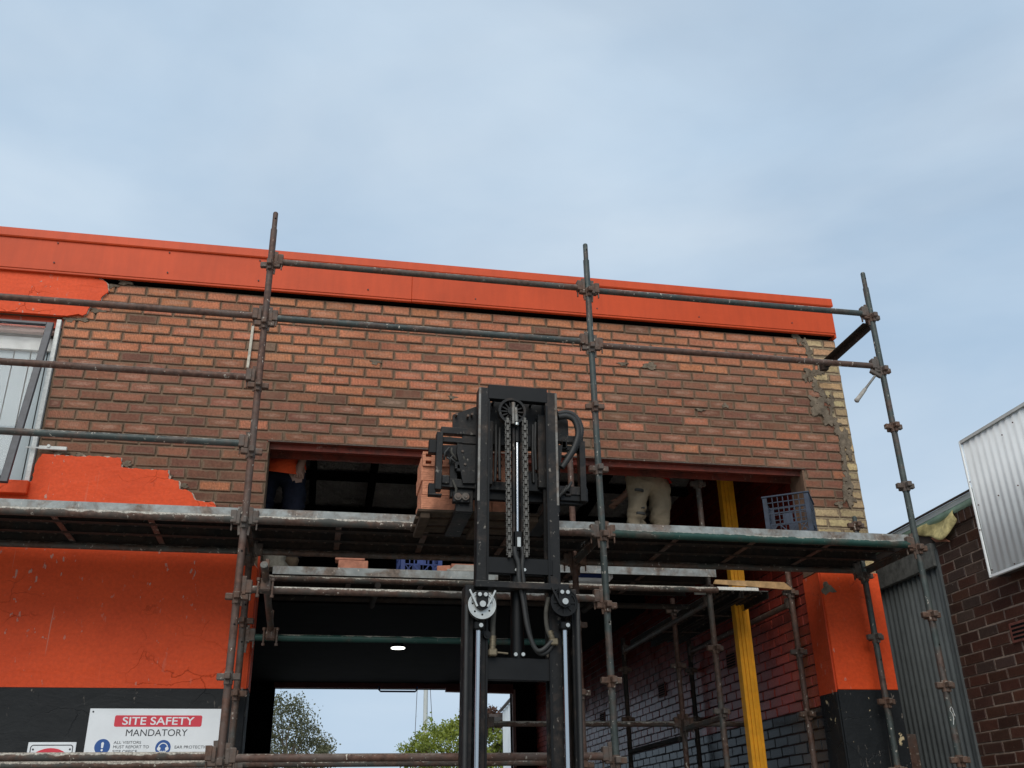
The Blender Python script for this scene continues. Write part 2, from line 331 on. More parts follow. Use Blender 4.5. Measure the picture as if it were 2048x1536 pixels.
M['crate_b'] = simple('crate_blue', (.016, .036, .15), .45, 0, .25, 12, .05, .5)
M['crate_g'] = simple('crate_faded_blue', (.018, .027, .046), .6, 0, .45, 14, .1, .4)
M['cement'] = simple('dried_cement', (.30, .28, .25), .95, 0, .25, 25, .5, .2)
M['sack'] = simple('grey_canvas', (.17, .155, .125), .95, 0, .25, 40, .6, .1)
M['white'] = simple('white_paint', (.74, .75, .73), .55, 0, .08, 10, .05)
M['whitewood'] = simple('white_flaking_wood', (.66, .66, .62), .7, 0, .2, 40, .2)
M['woodpale'] = simple('pale_worn_wood', (.46, .42, .34), .85, 0, .35, 30, .3)
M['sash'] = simple('dark_grey_sash', (.045, .047, .055), .5, 0, .35, 18, .1)
M['blind'] = simple('blind_fabric', (.36, .41, .425), .75, 0, .05, 3, .05)
M['signw'] = simple('sign_white', (.74, .76, .77), .4, 0, .05, 6, 0)
M['signr'] = flat('sign_red', (.60, .030, .050), .4); M['signk'] = flat('sign_black', (.02, .02, .024), .45); M['signb'] = flat('sign_blue', (.014, .075, .27), .4)
M['corr_w'] = simple('white_corrugated', (.80, .82, .81), .45, 0, .06, 3, .03)
M['corr_g'] = simple('grey_corrugated', (.100, .110, .110), .5, .1, .18, 4, .08)
M['timber_g'] = simple('grey_timber', (.135, .135, .125), .85, 0, .4, 14, .4, .2)
M['gut_green'] = simple('pale_green_gutter', (.30, .43, .33), .6, 0, .2, 12, .1)
M['peel'] = simple('peeling_yellow_sheet', (.62, .52, .24), .7, 0, .45, 14, .5, .3)
M['tinwhite'] = simple('flashing_offwhite', (.55, .55, .52), .5, 0, .15, 10, .1)
M['tinbrown'] = simple('flashing_brown', (.06, .045, .04), .6, 0, .2, 10, .1)
M['terra'] = simple('terracotta_vent', (.16, .05, .035), .8, 0, .25, 20, .3)
M['khaki'] = simple('khaki_drill', (.27, .215, .145), .9, 0, .16, 9, .5, .15, .02)
M['darkstrip'] = flat('dark_reflective_trim', (.035, .035, .032), .7)
M['navy'] = simple('navy_drill', (.008, .010, .018), .9, 0, .25, 9, .5, .15, .02)
M['hivis'] = simple('hivis_orange', (.72, .085, .022), .85, 0, .12, 9, .4, .15, .02)
M['hired'] = simple('hivis_red', (.70, .045, .03), .85, 0, .12, 9, .4, .15, .02)
M['maroon'] = simple('maroon_sleeve', (.11, .018, .018), .9, 0, .2, 9, .3, .15)
M['skin'] = simple('skin', (.30, .175, .125), .6, 0, .12, 20, .1)
M['boot'] = simple('boot_leather', (.09, .06, .035), .8, 0, .3, 30, .2)
M['hair'] = simple('hair_dark', (.03, .02, .015), .7, 0, .3, 60, .3)
M['asph'] = simple('concrete_yard', (.36, .345, .32), .9, 0, .25, 1.5, .3, .2)
M['bark'] = simple('bark', (.16, .13, .10), .9, 0, .4, 8, .6, .2)
M['pole'] = simple('pole_grey', (.42, .44, .42), .6, 0, .1, 6, .05)
def leafmat(name, a, b):
    m, t, p = newmat(name); P = pos(t)
    c = ramp(t, noise(t, P, 1.4, 4, .7), [(.3, a), (.7, b)])
    t.links.new(c, p.inputs['Base Color']); p.inputs['Roughness'].default_value = .55
    tr = nd(t, 'BsdfTranslucent', {'Color': c}); ad = nd(t, 'MixShader', {0: .35, 1: p.outputs[0], 2: tr.outputs[0]})
    t.links.new(ad.outputs[0], t.nodes['Material Output'].inputs[0]); return m
M['leaf_gum'] = leafmat('gum_leaves', (.075, .080, .036), (.15, .15, .075))
M['leaf_lime'] = leafmat('lime_leaves', (.14, .18, .020), (.29, .33, .048))
M['leaf_red'] = leafmat('russet_leaves', (.07, .035, .022), (.13, .06, .035))
m, t, p = newmat('window_glass')
gl = nd(t, 'BsdfGlossy', {'Color': C(1, 1, 1), 'Roughness': .02}); trn = nd(t, 'BsdfTransparent'); fr = nd(t, 'Math', {0: nd(t, 'Math', {0: nd(t, 'LayerWeight', {'Blend': .5}).outputs['Facing'], 1: 4.0}, operation='POWER').outputs[0], 1: .15, 2: .010}, operation='MULTIPLY_ADD')
t.links.new(nd(t, 'MixShader', {0: fr.outputs[0], 1: trn.outputs[0], 2: gl.outputs[0]}).outputs[0], t.nodes['Material Output'].inputs[0]); M['glass'] = m
m, t, p = newmat('lamp_disc'); p.inputs['Emission Color'].default_value = C(1, .96, .86); p.inputs['Emission Strength'].default_value = 2.5; M['lamp'] = m

# ================================================================== SETTING
g = MB(); g.bb(-150, 150, -150, 250, -.3, 0); o = g.build('ground', M['asph']); o['kind'] = 'structure'

# ================================================================== BRICK BUILDING
XL, XR, XE, ZL, ZT = -.452, 4.075, 4.597, 4.44, 5.74     # opening left, opening right, wall end, lintel soffit, brick top
WX, WZ0, WZ1 = -2.125, 4.01, 5.40                          # window right edge, sill, head
bld = thing('brick_building', 'two-storey orange painted brick building with a tall open doorway and stripped brickwork above', 'building')
wl = MB()
D0, D1 = .008, .25
for (x0, x1, z0, z1) in ((-6, XL, 0, WZ0), (WX, XL, WZ0, WZ1), (-6, XE, WZ1, ZT), (XL, XR, ZL, WZ1), (XR, XE, 0, WZ1), (-6, -4.6, WZ0, WZ1), (XL-.0, XL, WZ0, ZL)):
    if x1 > x0: wl.bb(x0, x1, D0, D1, z0, z1)
wl.bb(-6, XE-.05, .10, D1, ZT, 6.05)
wall = wl.build('front_wall', M['mortar'], bld)
# ---- bricks of the facade
PIT_X, PIT_Z, BW, BH = .24, .0865, .2265, .0735
def poly_in(x, z, poly):
    c = False; n = len(poly)
    for i in range(n):
        (x1, z1), (x2, z2) = poly[i], poly[(i+1) % n]
        if (z1 > z) != (z2 > z) and x < (x2-x1)*(z-z1)/(z2-z1)+x1: c = not c
    return c
def P0(lst, Y=0.0): return [(onY(x, y, Y).x, onY(x, y, Y).z) for x, y in lst]
UPO = P0([(0, 536), (100, 545), (196, 560), (207, 563), (214, 568), (216, 577), (218, 583), (213, 590), (206, 595), (203, 603), (190, 612), (181, 616), (177, 622), (174, 630), (166, 634), (158, 631), (146, 633), (130, 634)])
UPO = [(-6, 5.80)] + UPO + [(WX-.02, WZ1), (-6, WZ1)]
LOO = P0([(66, 963), (70, 940), (78, 920), (86, 910), (100, 911), (140, 914), (190, 915), (236, 917), (243, 918), (243, 936), (260, 939), (300, 941), (337, 942), (339, 960), (350, 963), (358, 964), (359, 980), (376, 983), (384, 988), (391, 1002), (400, 1004), (428, 1007), (440, 1030), (455, 1052)])
LOO = LOO + [(XL, 3.42), (XL, 2.562), (-6, 2.562), (-6, WZ0-.0), (WX, WZ0)]
YEL = P0([(1590, 668), (1600, 680), (1614, 690), (1620, 703), (1620, 716), (1634, 724), (1645, 736), (1642, 745), (1624, 748), (1612, 756), (1630, 762), (1634, 778), (1648, 787), (1650, 800), (1664, 806), (1664, 836), (1676, 850), (1676, 862), (1690, 880), (1686, 902), (1690, 920), (1694, 950), (1700, 970), (1704, 1000), (1702, 1008), (1660, 1011), (1636, 1014)])
P0YEL = list(YEL)
YEL = YEL + [(XR, YEL[-1][1]-.005), (XR, 3.2), (XE+.02, 3.2), (XE+.02, 5.9)]
def ybx(z):
    ch = P0YEL; best = XE
    if z <= ch[-1][1]: return XR
    for (x1, z1), (x2, z2) in zip(ch[:-1], ch[1:]):
        lo, hi = min(z1, z2), max(z1, z2)
        if lo <= z <= hi and hi > lo: best = min(best, x1+(x2-x1)*(z-z1)/(z2-z1))
    return best if best < XE else ch[0][0]
def rib_boundary(x):
    if x < -.35: return 5.10
    if x < .75: return 5.10-(x+.35)/1.1*.72
    if x < 1.95: return 4.3
    if x < 2.7: return 4.35+(x-1.95)/.75*.98
    return 5.36
def brick_piece(mb, axis, x0, x1, z0, z1, y, dep, s, jit=.0036, bev=.0045):
    """box brick; axis 'x': face normal -Y, spans x ; axis 'y': face normal -X, spans y"""
    r = lambda: random.uniform(-jit, jit)
    q = [(x0+r(), z0+r()), (x1+r(), z0+r()), (x1+r(), z1+r()), (x0+r(), z1+r())]
    cx, cz = (x0+x1)/2, (z0+z1)/2
    ins = [(p[0]+(bev if p[0] < cx else -bev), p[1]+(bev if p[1] < cz else -bev)) for p in q]
    yf = y+random.uniform(-.0025, .0025)
    def mk(p, d): return (p[0], d, p[1]) if axis == 'x' else (d, p[0], p[1])
    vs = [mk(p, y+dep) for p in q]+[mk(p, yf+bev*.8) for p in q]+[mk(p, yf) for p in ins]
    fs = []
    for i in range(4):
        j = (i+1) % 4; fs += [(i, j, 4+j, 4+i), (4+i, 4+j, 8+j, 8+i)]
    fs += [(8, 9, 10, 11)]
    if axis == 'y': fs = [f[::-1] for f in fs]
    lc = [(0, 0, s), (1, 0, s), (1, 1, s), (0, 1, s)]*3
    mb.add(vs, fs, False, lc)
def emit_bricks(specs, name, mat, parent, limit, stuffname, axis):
    """specs: (u0,u1,z0,z1,face,depth,tint,scrape). The largest in the picture become objects, the rest one stuff part."""
    def area(s):
        a = (s[0], s[4], s[2]) if axis == 'x' else (s[4], s[0], s[2]); b = (s[1], s[4], s[3]) if axis == 'x' else (s[4], s[1], s[3])
        d = [Vector(v)-CAM for v in (a, b)]
        if min(v.dot(FW) for v in d) < .5: return 0
        p, q = pj(a), pj(b); c = ((p[0]+q[0])/2, (p[1]+q[1])/2)
        if not (-20 < c[0] < 2070 and -20 < c[1] < 1560): return 0
        return abs(p[0]-q[0])*abs(p[1]-q[1])
    ar = sorted(specs, key=area, reverse=True)
    rest = MB(); rest.useattr = True
    for i, s in enumerate(ar):
        one = i < limit and area(s) > 30
        mb = rest
        if one: mb = MB(); mb.useattr = True
        mb.ct = s[6]; brick_piece(mb, axis, s[0], s[1], s[2], s[3], s[4], s[5], s[7])
        if one:
            org = ((s[0]+s[1])/2, s[4], s[2]) if axis == 'x' else (s[4], (s[0]+s[1])/2, s[2])
            mb.build(name, mat, parent, org)
    if rest.v: o = rest.build(stuffname, mat, parent); o['kind'] = 'stuff'
def vary(c, k=.12):
    f = 1+random.uniform(-k, k); return tuple(max(.004, x*f*(1+random.uniform(-.05, .05))) for x in c)
specs = []; yspecs = []
RIB, RIB2, BRN, PNK, DRK = (.53, .200, .104), (.46, .174, .092), (.225, .093, .056), (.285, .118, .071), (.172, .074, .047)
z = ZL+.004; ci = 0
rows = []
k = -13
while True:
    z = ZL+.006+k*PIT_Z
    if z+BH > ZT+.012: break
    rows.append((k, z)); k += 1
for k, z in rows:
    off = (.0 if k % 2 else .12)+random.uniform(-.012, .012)
    x = -6+off+.03
    while x < XE:
        x0, x1 = x, x+BW
        x += PIT_X
        zc = z+BH/2
        x0 = max(x0, -2.6)
        if x1 > XE-.004: x1 = XE-.004
        if x1-x0 < .03: continue
        segs = [(x0, x1)]
        if z < ZL: # jambs of the opening
            segs = []
            if x0 < XL: segs.append((x0, min(x1, XL)))
            if x1 > XR: segs.append((max(x0, XR), x1))
        for a, b in segs:
            if b-a < .03: continue
            xc = (a+b)/2
            if WZ0-.02 < zc < WZ1 and a < WX+.012:
                a = WX+.012
                if b-a < .03: continue
            if poly_in(xc, zc, UPO) and poly_in(a, zc, UPO) and poly_in(b, zc, UPO): continue
            if zc < LOO[0][1]+.4 and poly_in(xc, zc, LOO) and poly_in(a+.02, zc, LOO) and poly_in(b-.02, zc, LOO): continue
            if z < 3.25: continue
            if b > XR-.6:
                b = min(b, ybx(zc)-.006+random.uniform(-.006, .006))
                if b-a < .025: continue
                xc = (a+b)/2
            rib = zc > rib_boundary(xc)+random.uniform(-.05, .05)
            if random.random() < .045: rib = not rib
            if rib and xc < 2.2 or (rib and zc > 5.3): tint = vary(random.choice([RIB, RIB, RIB, RIB2])); s = random.choice([0, .2, .4, .9, 1.0])
            elif rib: tint = vary(RIB2); s = random.choice([0, .3, .8])
            else: tint = vary(random.choice([BRN, BRN, PNK, PNK, DRK] if xc > 1.5 or zc > 4.4 else [BRN, DRK, DRK])); s = random.choice([0, .3, .7, .9, 1.0]) if zc > 4.35 else .1
            if random.random() < .010: tint = (.20, .125, .085)
            yo = random.uniform(-.002, .002)
            if xc < -.4 and zc < 4.32: yo += .0; s *= .3
            specs.append((a, b, z+random.uniform(-.0015, .0015), z+BH+random.uniform(-.0015, .0015), -.002+yo, .02, tint, s))
    # yellow quoin bricks
    x = XR-.08+(.12 if k % 2 else 0)
    while x < XE:
        a, b = max(x, XR), min(x+.228, XE-.003); x += .24
        if b-a < .03 or z < 3.4: continue
        a = max(a, ybx(z+.04)+.006)
        if b-a > .025:
            yspecs.append((a, b, z, z+BH, -.004, .02, vary((.45, .335, .185) if random.random() > .12 else (.42, .24, .13), .22), random.choice([0, .2])))
emit_bricks(specs, 'brick', M['brick'], wall, 300, 'brickwork', 'x')
emit_bricks(yspecs, 'yellow_brick', M['ybrick'], wall, 300, 'yellow_brickwork', 'x')
m1 = MB()
for k, z in rows:
    if z > 3.4: m1.bb(ybx(z+.04), XE-.0015, .0045, .0079, z-.0065, z+.0799)
m1.build('sandy_mortar', M['ymortar'], wall)
# ---- cement smears
def blob(mb, cx, cz, rx, rz, y, th=.006, n=16, ax='x'):
    ph = random.uniform(0, 6)
    pts = []
    for i in range(n):
        a = 2*pi*i/n; r = 1+.28*sin(3*a+ph)+.16*sin(5*a+2*ph)+.10*sin(9*a+3*ph)+random.uniform(-.13, .13)
        pts.append((cx+rx*r*cos(a), cz+rz*r*sin(a)))
    ins = [(cx+(p[0]-cx)*.90, cz+(p[1]-cz)*.90) for p in pts]
    if ax == 'x': A = [(p[0], y+th, p[1]) for p in pts]; B = [(p[0], y, p[1]) for p in ins]
    else: A = [(y+th, p[0], p[1]) for p in pts]; B = [(y, p[0], p[1]) for p in ins]
    B.append((cx, y, cz) if ax == 'x' else (y, cx, cz))
    fs = [(i, (i+1) % n, n+(i+1) % n, n+i) for i in range(n)]+[(n+i, n+(i+1) % n, 2*n) for i in range(n)]
    mb.add(A+B, fs)
NSM = [0]
def smear(cx, cz, rx, rz):
    NSM[0] += 1; mb = MB(); blob(mb, cx, cz, rx*1.1, rz*1.1, -.0068-.00011*(NSM[0] % 60), .010, 34); o_ = mb.build('cement_smear', M['smear'], wall); fix_normals(o_)
for i in range(len(YEL)-6):
    (a, b), (c, d) = YEL[i], YEL[i+1]
    for f in (0, .5):
        smear(a+(c-a)*f-.012, b+(d-b)*f, .016+random.random()*.02, .026+random.random()*.02)
for (px, py, rx, rz) in ((1640, 818, .075, .085), (1626, 803, .04, .05), (1690, 882, .05, .09), (1698, 908, .025, .05), (1690, 985, .022, .10), (1614, 744, .025, .04), (1662, 795, .02, .02), (1608, 683, .02, .03), (1655, 842, .04, .05)):
    q = onY(px, py, 0); 
    smear(min(q.x, XE-rx*1.2), q.z, rx, rz)
for (px, py) in ((195, 622), (210, 610), (140, 640), (165, 640), (250, 928), (330, 950), (365, 972), (120, 905), (160, 910), (220, 572), (250, 566), (1245, 728), (1300, 730), (1300, 735), (905, 795), (750, 725), (1400, 820), (1450, 812), (420, 1010)):
    q = onY(px, py, 0); smear(q.x, q.z, .025+random.random()*.035, .012+random.random()*.012)
# ---- orange render and paint
def sheet(mb, poly, y0, y1, rough=0.0):
    """poly (x,z) -> slab from y0 (front) to y1, triangulated as an ngon"""
    n = len(poly); A = [(p[0], y0, p[1]) for p in poly]; B = [(p[0], y1, p[1]) for p in poly]
    mb.add(A+B, [list(range(n)), list(range(n, 2*n))[::-1]]+[(i, n+i, n+(i+1) % n, (i+1) % n) for i in range(n)])
def jag(poly, keep=.05, amp=.006):
    out = []
    for i in range(len(poly)):
        a, b = poly[i], poly[(i+1) % len(poly)]; L = sqrt((a[0]-b[0])**2+(a[1]-b[1])**2); out.append(a)
        if L < .5:
            n = int(L/.018)
            for k in range(1, n): out.append((a[0]+(b[0]-a[0])*k/n+random.uniform(-amp, amp), a[1]+(b[1]-a[1])*k/n+random.uniform(-amp, amp)))
    return out
o = None
for pl_ in (UPO, LOO): m1 = MB(); sheet(m1, jag([(x_+.006*(x_ < XL-.01 and x_ > -5.9), z_+.004) for x_, z_ in pl_], amp=.010), -.014, .005); o = m1.build('plaster_edge', M['plaster'], wall); fix_normals(o)
m1 = MB(); sheet(m1, jag(UPO), -.026, .006); o = m1.build('orange_render', M['orange'], wall); fix_normals(o)
m1 = MB(); sheet(m1, jag(LOO), -.026, .006); o = m1.build('orange_render', M['orange'], wall); fix_normals(o)
m1 = MB(); m1.bb(-6, XL, -.0262, .006, 0, 2.560); m1.build('black_dado', M['black'], wall)
m1 = MB(); m1.bb(XR, XE, -.018, .006, 2.590, 3.53, .004); m1.build('orange_pier', M['orange'], wall)
m1 = MB(); m1.bb(XR-.003, XE+.002, -.020, .006, 0, 2.588, .004); m1.build('black_pier', M['blackchip'], wall)
m1 = MB(); blob(m1, XR+.045, 3.39, .06, .05, -.021, .008); m1.build('cement_patch', M['smear'], wall)
# reveal of the pier and left jamb, painted orange below
m1 = MB(); m1.bb(XR-.014, XR+.004, .0, .27, 2.575, 3.53); m1.build('pier_reveal', M['orange_red'], wall)
m1 = MB(); m1.bb(XR-.014, XR+.004, .0, .27, 0, 2.573); m1.build('pier_reveal', M['blackchip'], wall)
m1 = MB(); m1.bb(XR-.012, XR+.004, .003, .25, 3.54, 4.43); m1.build('pier_reveal', M['revealbrown'], wall)
m1 = MB(); m1.bb(XL-.004, XL+.012, .0, .26, 2.57, 3.53); m1.build('jamb_reveal', M['orange_red'], wall)
m1 = MB(); m1.bb(XL-.004, XL+.010, .003, .26, 0, 2.568); m1.build('jamb_reveal', M['black'], wall)
# lintel
m1 = MB(); m1.bb(XL-.02, XR+.12, .006, .24, ZL-.006, ZL+.004); m1.bb(XL, XR, .225, .245, ZL-.055, ZL-.007); m1.bb(XL-.0, XR, .05, .06, ZL-.05, ZL-.007)
m1.build('steel_lintel', M['lintel'], wall)
m1 = MB(); m1.bb(XL-.01, XR+.02, -.004, .006, ZL-.004, ZL+.005); m1.build('lintel_lip', M['fit'], wall)
# side and return walls outside (right end)
m1 = MB(); m1.bb(XE-.24, XE-.002, .251, 11.2, 0, 5.6); m1.build('end_wall', M['mortar'], bld)
# ---- fascia flashing
fas = empty('fascia'); fas.parent = bld
xs = onY(823, 600, -.05).x
for (x0, x1, dy) in ((-6, xs, 0), (xs+.001, 4.585, -.004)):
    m1 = MB(); m1.bb(x0, x1, -.058+dy, -.040+dy, 5.785, 6.09, .003); m1.bb(x0, x1, -.052+dy, -.022, 5.765, 5.790, .004); m1.build('fascia_sheet', M['fascia'], fas)
m1 = MB(); m1.prism([(-.070, 6.065), (-.076, 6.075), (-.070, 6.150), (.30, 6.185), (.30, 6.16), (-.05, 6.10), (-.058, 6.065)], 0, -6, 4.597); o = m1.build('capping', M['fascia'], fas); fix_normals(o)
m1 = MB(); m1.bb(4.572, 4.590, -.056, .26, 5.74, 6.10, .003); m1.build('fascia_return', M['fascia'], fas)
m1 = MB(); m1.bb(-6, 4.57, -.02, .08, 5.775, 5.78); m1.build('soffit', M['void'], fas)  # black strip put in for the shade of the gap under the fascia
for (px, py) in ((108, 525), (335, 545), (517, 561), (736, 579), (951, 598), (1194, 617), (1398, 634), (1584, 646), (116, 486), (339, 505), (520, 521)):
    q = onY(px, py, -.062); m1 = MB(); yy = -.076 if py < 530 and q.z > 6.05 else -.062
    m1.tube((q.x, yy-.004, q.z), (q.x, -.05, q.z), .0065, 8); m1.build('screw', M['fdark'], fas)
# ---- window
win = empty('window', (WX, 0, WZ0)); win.parent = bld
def wb(name, mat, *b, bev=.002): 
    m1 = MB(); m1.bb(*b, bev); o = m1.build(name, mat, None, (WX, 0, WZ0)); o.parent = win; o.location = (0, 0, 0); return o
wb('jamb_strip', M['whitewood'], WX-.045, WX-.012, -.012, .02, WZ0, WZ1-.03)
wb('jamb_lining', M['white'], WX-.028, WX-.012, .021, .16, WZ0, WZ1-.03)
wb('head_frame', M['orange_red'], -4.6, WX, .03, .11, WZ1-.09, WZ1-.001)
wb('head_rail', M['frame_pale'], -4.6, WX-.05, .05, .10, WZ1-.125, WZ1-.091)
wb('pelmet', M['tinwhite'], -4.6, WX-.05, .10, .13, WZ1-.26, WZ1-.15)
wb('sill', M['orange'], -4.6, WX+.004, -.075, .06, WZ0-.105, WZ0-.004, bev=.006)
x = -4.55
while x < WX-.06:
    m1 = MB(); m1.box((x+.062, .135+random.uniform(-.004, .004), (WZ0+WZ1-.26)/2), (.112, .003, WZ1-.26-WZ0), Matrix.Rotation(random.uniform(.02, .06), 3, 'Z'))
    o = m1.build('blind_slat', M['blind'], None, (WX, 0, WZ0)); o.parent = win; o.location = (0, 0, 0); x += .122
wb('room_back', M['cement'], -4.6, WX, .19, .21, WZ0, WZ1)
# opened awning sash
tp = Vector((WX-.06, -.012, WZ1-.07)); bt = onX(15, 965, tp.x); dv = (bt-tp); ang = atan2(-dv.y, -dv.z); Ls = dv.length
sash = empty('window_sash', tp); sash.parent = bld; sash.rotation_euler = (-ang, 0, 0)
m1 = MB(); m1.bb(-.052, .0, -.016, .016, -Ls, 0, .003); m1.build('stile', M['sash'], sash)
m1 = MB(); m1.bb(-2.4, -.052, -.016, .016, -Ls, -Ls+.05, .003); m1.build('sash_rail', M['sash'], sash)
m1 = MB(); m1.bb(-2.4, -.052, -.016, .016, -.025, 0, .003); m1.build('sash_rail', M['sash'], sash)
m1 = MB(); m1.bb(-2.4, -.05, -.003, .003, -Ls+.05, -.025); m1.build('pane', M['glass'], sash)
q0, q1 = onY(62, 901, -.03), onY(134, 898, -.03)
m1 = MB(); m1.bb(q0.x+.05, q1.x, -.042, -.021, q1.z-.014, q1.z+.014, .003); m1.bb(q0.x-.04, q0.x+.06, -.034, -.028, q1.z-.006, q1.z+.004); m1.tube((q0.x+.12, -.05, q1.z+.012), (q0.x+.12, -.02, q1.z+.012), .012, 8)
m1.build('window_stay', M['tinwhite'], sash.parent)
# ---- interior
YB, RZ0, RSL = 11.0, 5.45, .115
def roofz(y): return RZ0-RSL*y
inn = empty('interior_shell'); inn.parent = bld
m1 = MB(); m1.bb(-1.1, 4.09, .02, YB+.2, .004, .02); m1.build('floor_slab', M['floor_dark'], inn)
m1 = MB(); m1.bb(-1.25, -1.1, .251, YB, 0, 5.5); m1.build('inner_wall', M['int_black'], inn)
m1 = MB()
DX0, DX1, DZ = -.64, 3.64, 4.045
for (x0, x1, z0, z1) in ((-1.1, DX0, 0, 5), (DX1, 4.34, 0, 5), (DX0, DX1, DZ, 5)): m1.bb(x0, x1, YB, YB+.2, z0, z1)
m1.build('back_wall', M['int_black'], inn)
m1 = MB(); m1.bb(DX0-.02, DX1+.02, YB-.03, YB-.002, DZ-.005, DZ+.09); m1.build('door_head', M['int_red'], inn)
m1 = MB(); m1.bb(DX1-.0, DX1+.06, YB-.03, YB+.21, 0, DZ-.01); m1.build('door_jamb', M['frame_pale'], inn)
m1 = MB(); q = onY(1020, 1385, YB-.2); m1.box((q.x-.55, YB-.1, DZ-.045), (1.25, .12, .075), Matrix.Rotation(.02, 3, 'Y')); m1.build('door_trim', M['int_red'], inn)
q0, q1 = onY(758, 1376, YB-.1), onY(834, 1376, YB-.1); zb = onY(797, 1383, YB-.1).z
m1 = MB(); m1.path([(q0.x, YB-.1, DZ+.02), (q0.x, YB-.1, zb+.03), (q0.x+.03, YB-.1, zb), (q1.x-.03, YB-.1, zb), (q1.x, YB-.1, zb+.03), (q1.x, YB-.1, DZ+.02)], .016); m1.build('door_handle', M['crate_b'], inn)
m1 = MB(); m1.add([(-1.3, .05, roofz(.05)+.12), (4.5, .05, roofz(.05)+.12), (4.5, YB+.4, roofz(YB+.4)+.12), (-1.3, YB+.4, roofz(YB+.4)+.12), (-1.3, .05, roofz(.05)+.16), (4.5, .05, roofz(.05)+.16), (4.5, YB+.4, roofz(YB+.4)+.16), (-1.3, YB+.4, roofz(YB+.4)+.16)], [(0, 3, 2, 1), (4, 5, 6, 7), (0, 1, 5, 4), (1, 2, 6, 5), (2, 3, 7, 6), (3, 0, 4, 7)])
m1.build('roof', M['tinwhite'], bld)
# sarking between battens, wrinkled sheet
m1 = MB(); nx, ny = 100, 120; vsx = []
for j in range(ny+1):
    for i in range(nx+1):
        xx = -1.1+5.4*i/nx; yy = .26+(YB-.3)*j/ny
        vsx.append((xx, yy, roofz(yy)+.06+.022*sin(xx*5.2)*sin(yy*5.8)+.010*sin(yy*23+2*sin(xx*7))+.006*sin(xx*31+yy*9)))
m1.add(vsx, [(j*(nx+1)+i, (j+1)*(nx+1)+i, (j+1)*(nx+1)+i+1, j*(nx+1)+i+1) for j in range(ny) for i in range(nx)], True)
m1.build('sarking', M['sark'], inn)
m1 = MB(); m1.bb(-1.1, 4.07, 4.45, YB-.035, 4.13, 4.16); m1.bb(-1.1, 4.07, 4.42, 4.449, 4.13, roofz(4.45)+.03); m1.build('blackout_ceiling', M['int_black'], inn)  # black ceiling and drop added to keep the deep interior dark
y = .9
while y < 4.3:
    m1 = MB(); m1.bb(-1.1, 4.34, y-.03, y+.03, roofz(y)-.06, roofz(y)+.03); m1.build('roof_batten', M['batten'], inn); y += .9
x = -.75
while x < 4.2:
    m1 = MB(); m1.box((x, 2.33, roofz(2.33)-.10), (.07, 4.12, .13), Matrix.Rotation(-math.atan(RSL), 3, 'X')); m1.build('rafter', M['batten'], inn); x += .62
# right interior wall of painted bricks
m1 = MB(); m1.bb(XR+.012, XE-.241, .271, YB, 0, 5.5); sidew = m1.build('side_wall', M['redmortar'], bld)
sp2 = []; PLZ = onX(1590, 1425, XR).z
k = 0; z = 1.5
while z < 5.2:
    y = .275+(.12 if k % 2 else 0)-.12
    while y < YB:
        a, b = max(y, .275), min(y+.226, YB-.004); y += .24
        if b-a < .03: continue
        zz = z+.04
        if zz > PLZ: tint = vary((.30, .040, .024), .22)
        else: tint = vary((.022, .026, .030), .25)
        sp2.append((a, b, z+.004, z+.078, XR+.002, .015, tint, 0))
    z += .0835; k += 1
emit_bricks(sp2, 'painted_brick', M['redpaint'], sidew, 300, 'painted_brickwork', 'y')
for (px, py, pw) in ((1324, 1380, 12), (1205, 1437, 8), (1463, 1320, 14)):
    q = onX(px, py, XR-.004); v = empty('wall_vent', q); v.parent = bld
    m1 = MB(); m1.bb(-.006, .004, -.12, .12, -.08, .08); m1.build('vent_frame', M['terra'], v)
    for k in range(5): m1 = MB(); m1.bb(-.009, -.005, -.10, .10, -.062+k*.026, -.048+k*.026); m1.build('vent_slot', M['void'], v)
# hanging lamp
q = onY(796, 1297, 7.0); lamp = thing('ceiling_lamp', 'round white lit high-bay lamp hanging inside the dark doorway', 'lamp', q)
m1 = MB(); m1.tube((0, 0, 0), (0, 0, .012), .100, 28); m1.build('diffuser', M['lamp'], lamp)
m1 = MB(); m1.tube((0, 0, .0121), (0, 0, .10), .108, 28, .05); m1.tube((0, 0, .10), (0, 0, 4.13-q.z), .008, 6); m1.build('housing', M['int_black'], lamp)

# ================================================================== SITE SIGNS
def text_mesh(body, x0, x1, z0, z1, y, name, mat, parent, bold=.0, loc=None):
    cu = bpy.data.curves.new('t', 'FONT'); cu.body = body; cu.size = 1; cu.offset = bold; cu.extrude = .01
    ob = bpy.data.objects.new('t', cu); col.objects.link(ob)
    bpy.context.view_layer.update(); me = bpy.data.meshes.new_from_object(ob.evaluated_get(bpy.context.evaluated_depsgraph_get()))
    bpy.data.objects.remove(ob)
    xs_ = [v.co.x for v in me.vertices]; ys_ = [v.co.y for v in me.vertices]
    ax, bx, ay, by = min(xs_), max(xs_), min(ys_), max(ys_)
    for v in me.vertices:
        v.co = Vector((x0+(v.co.x-ax)/(bx-ax)*(x1-x0), y-(.0006 if v.co.z > 0 else 0), z0+(v.co.y-ay)/(by-ay)*(z1-z0)))
    me.materials.append(mat); o = bpy.data.objects.new(name, me); col.objects.link(o); o.parent = parent; return o
SY = -.037
def S(cx, cy): q = onY(160+cx*.14648, 1400+cy*.14648, SY); return q
s0, s1 = S(142, 115), onY(457, 1424, SY)
sg = thing('safety_sign', 'white site safety sign with red heading and blue pictograms on the black wall', 'sign', (s0.x, SY, s0.z-.62))
ZB = s0.z-.62
def L(q): return (q.x-s0.x, q.z-ZB)
m1 = MB(); m1.bb(0, s1.x-s0.x, 0, .009, 0, .62, .002); m1.build('board', M['signw'], sg)
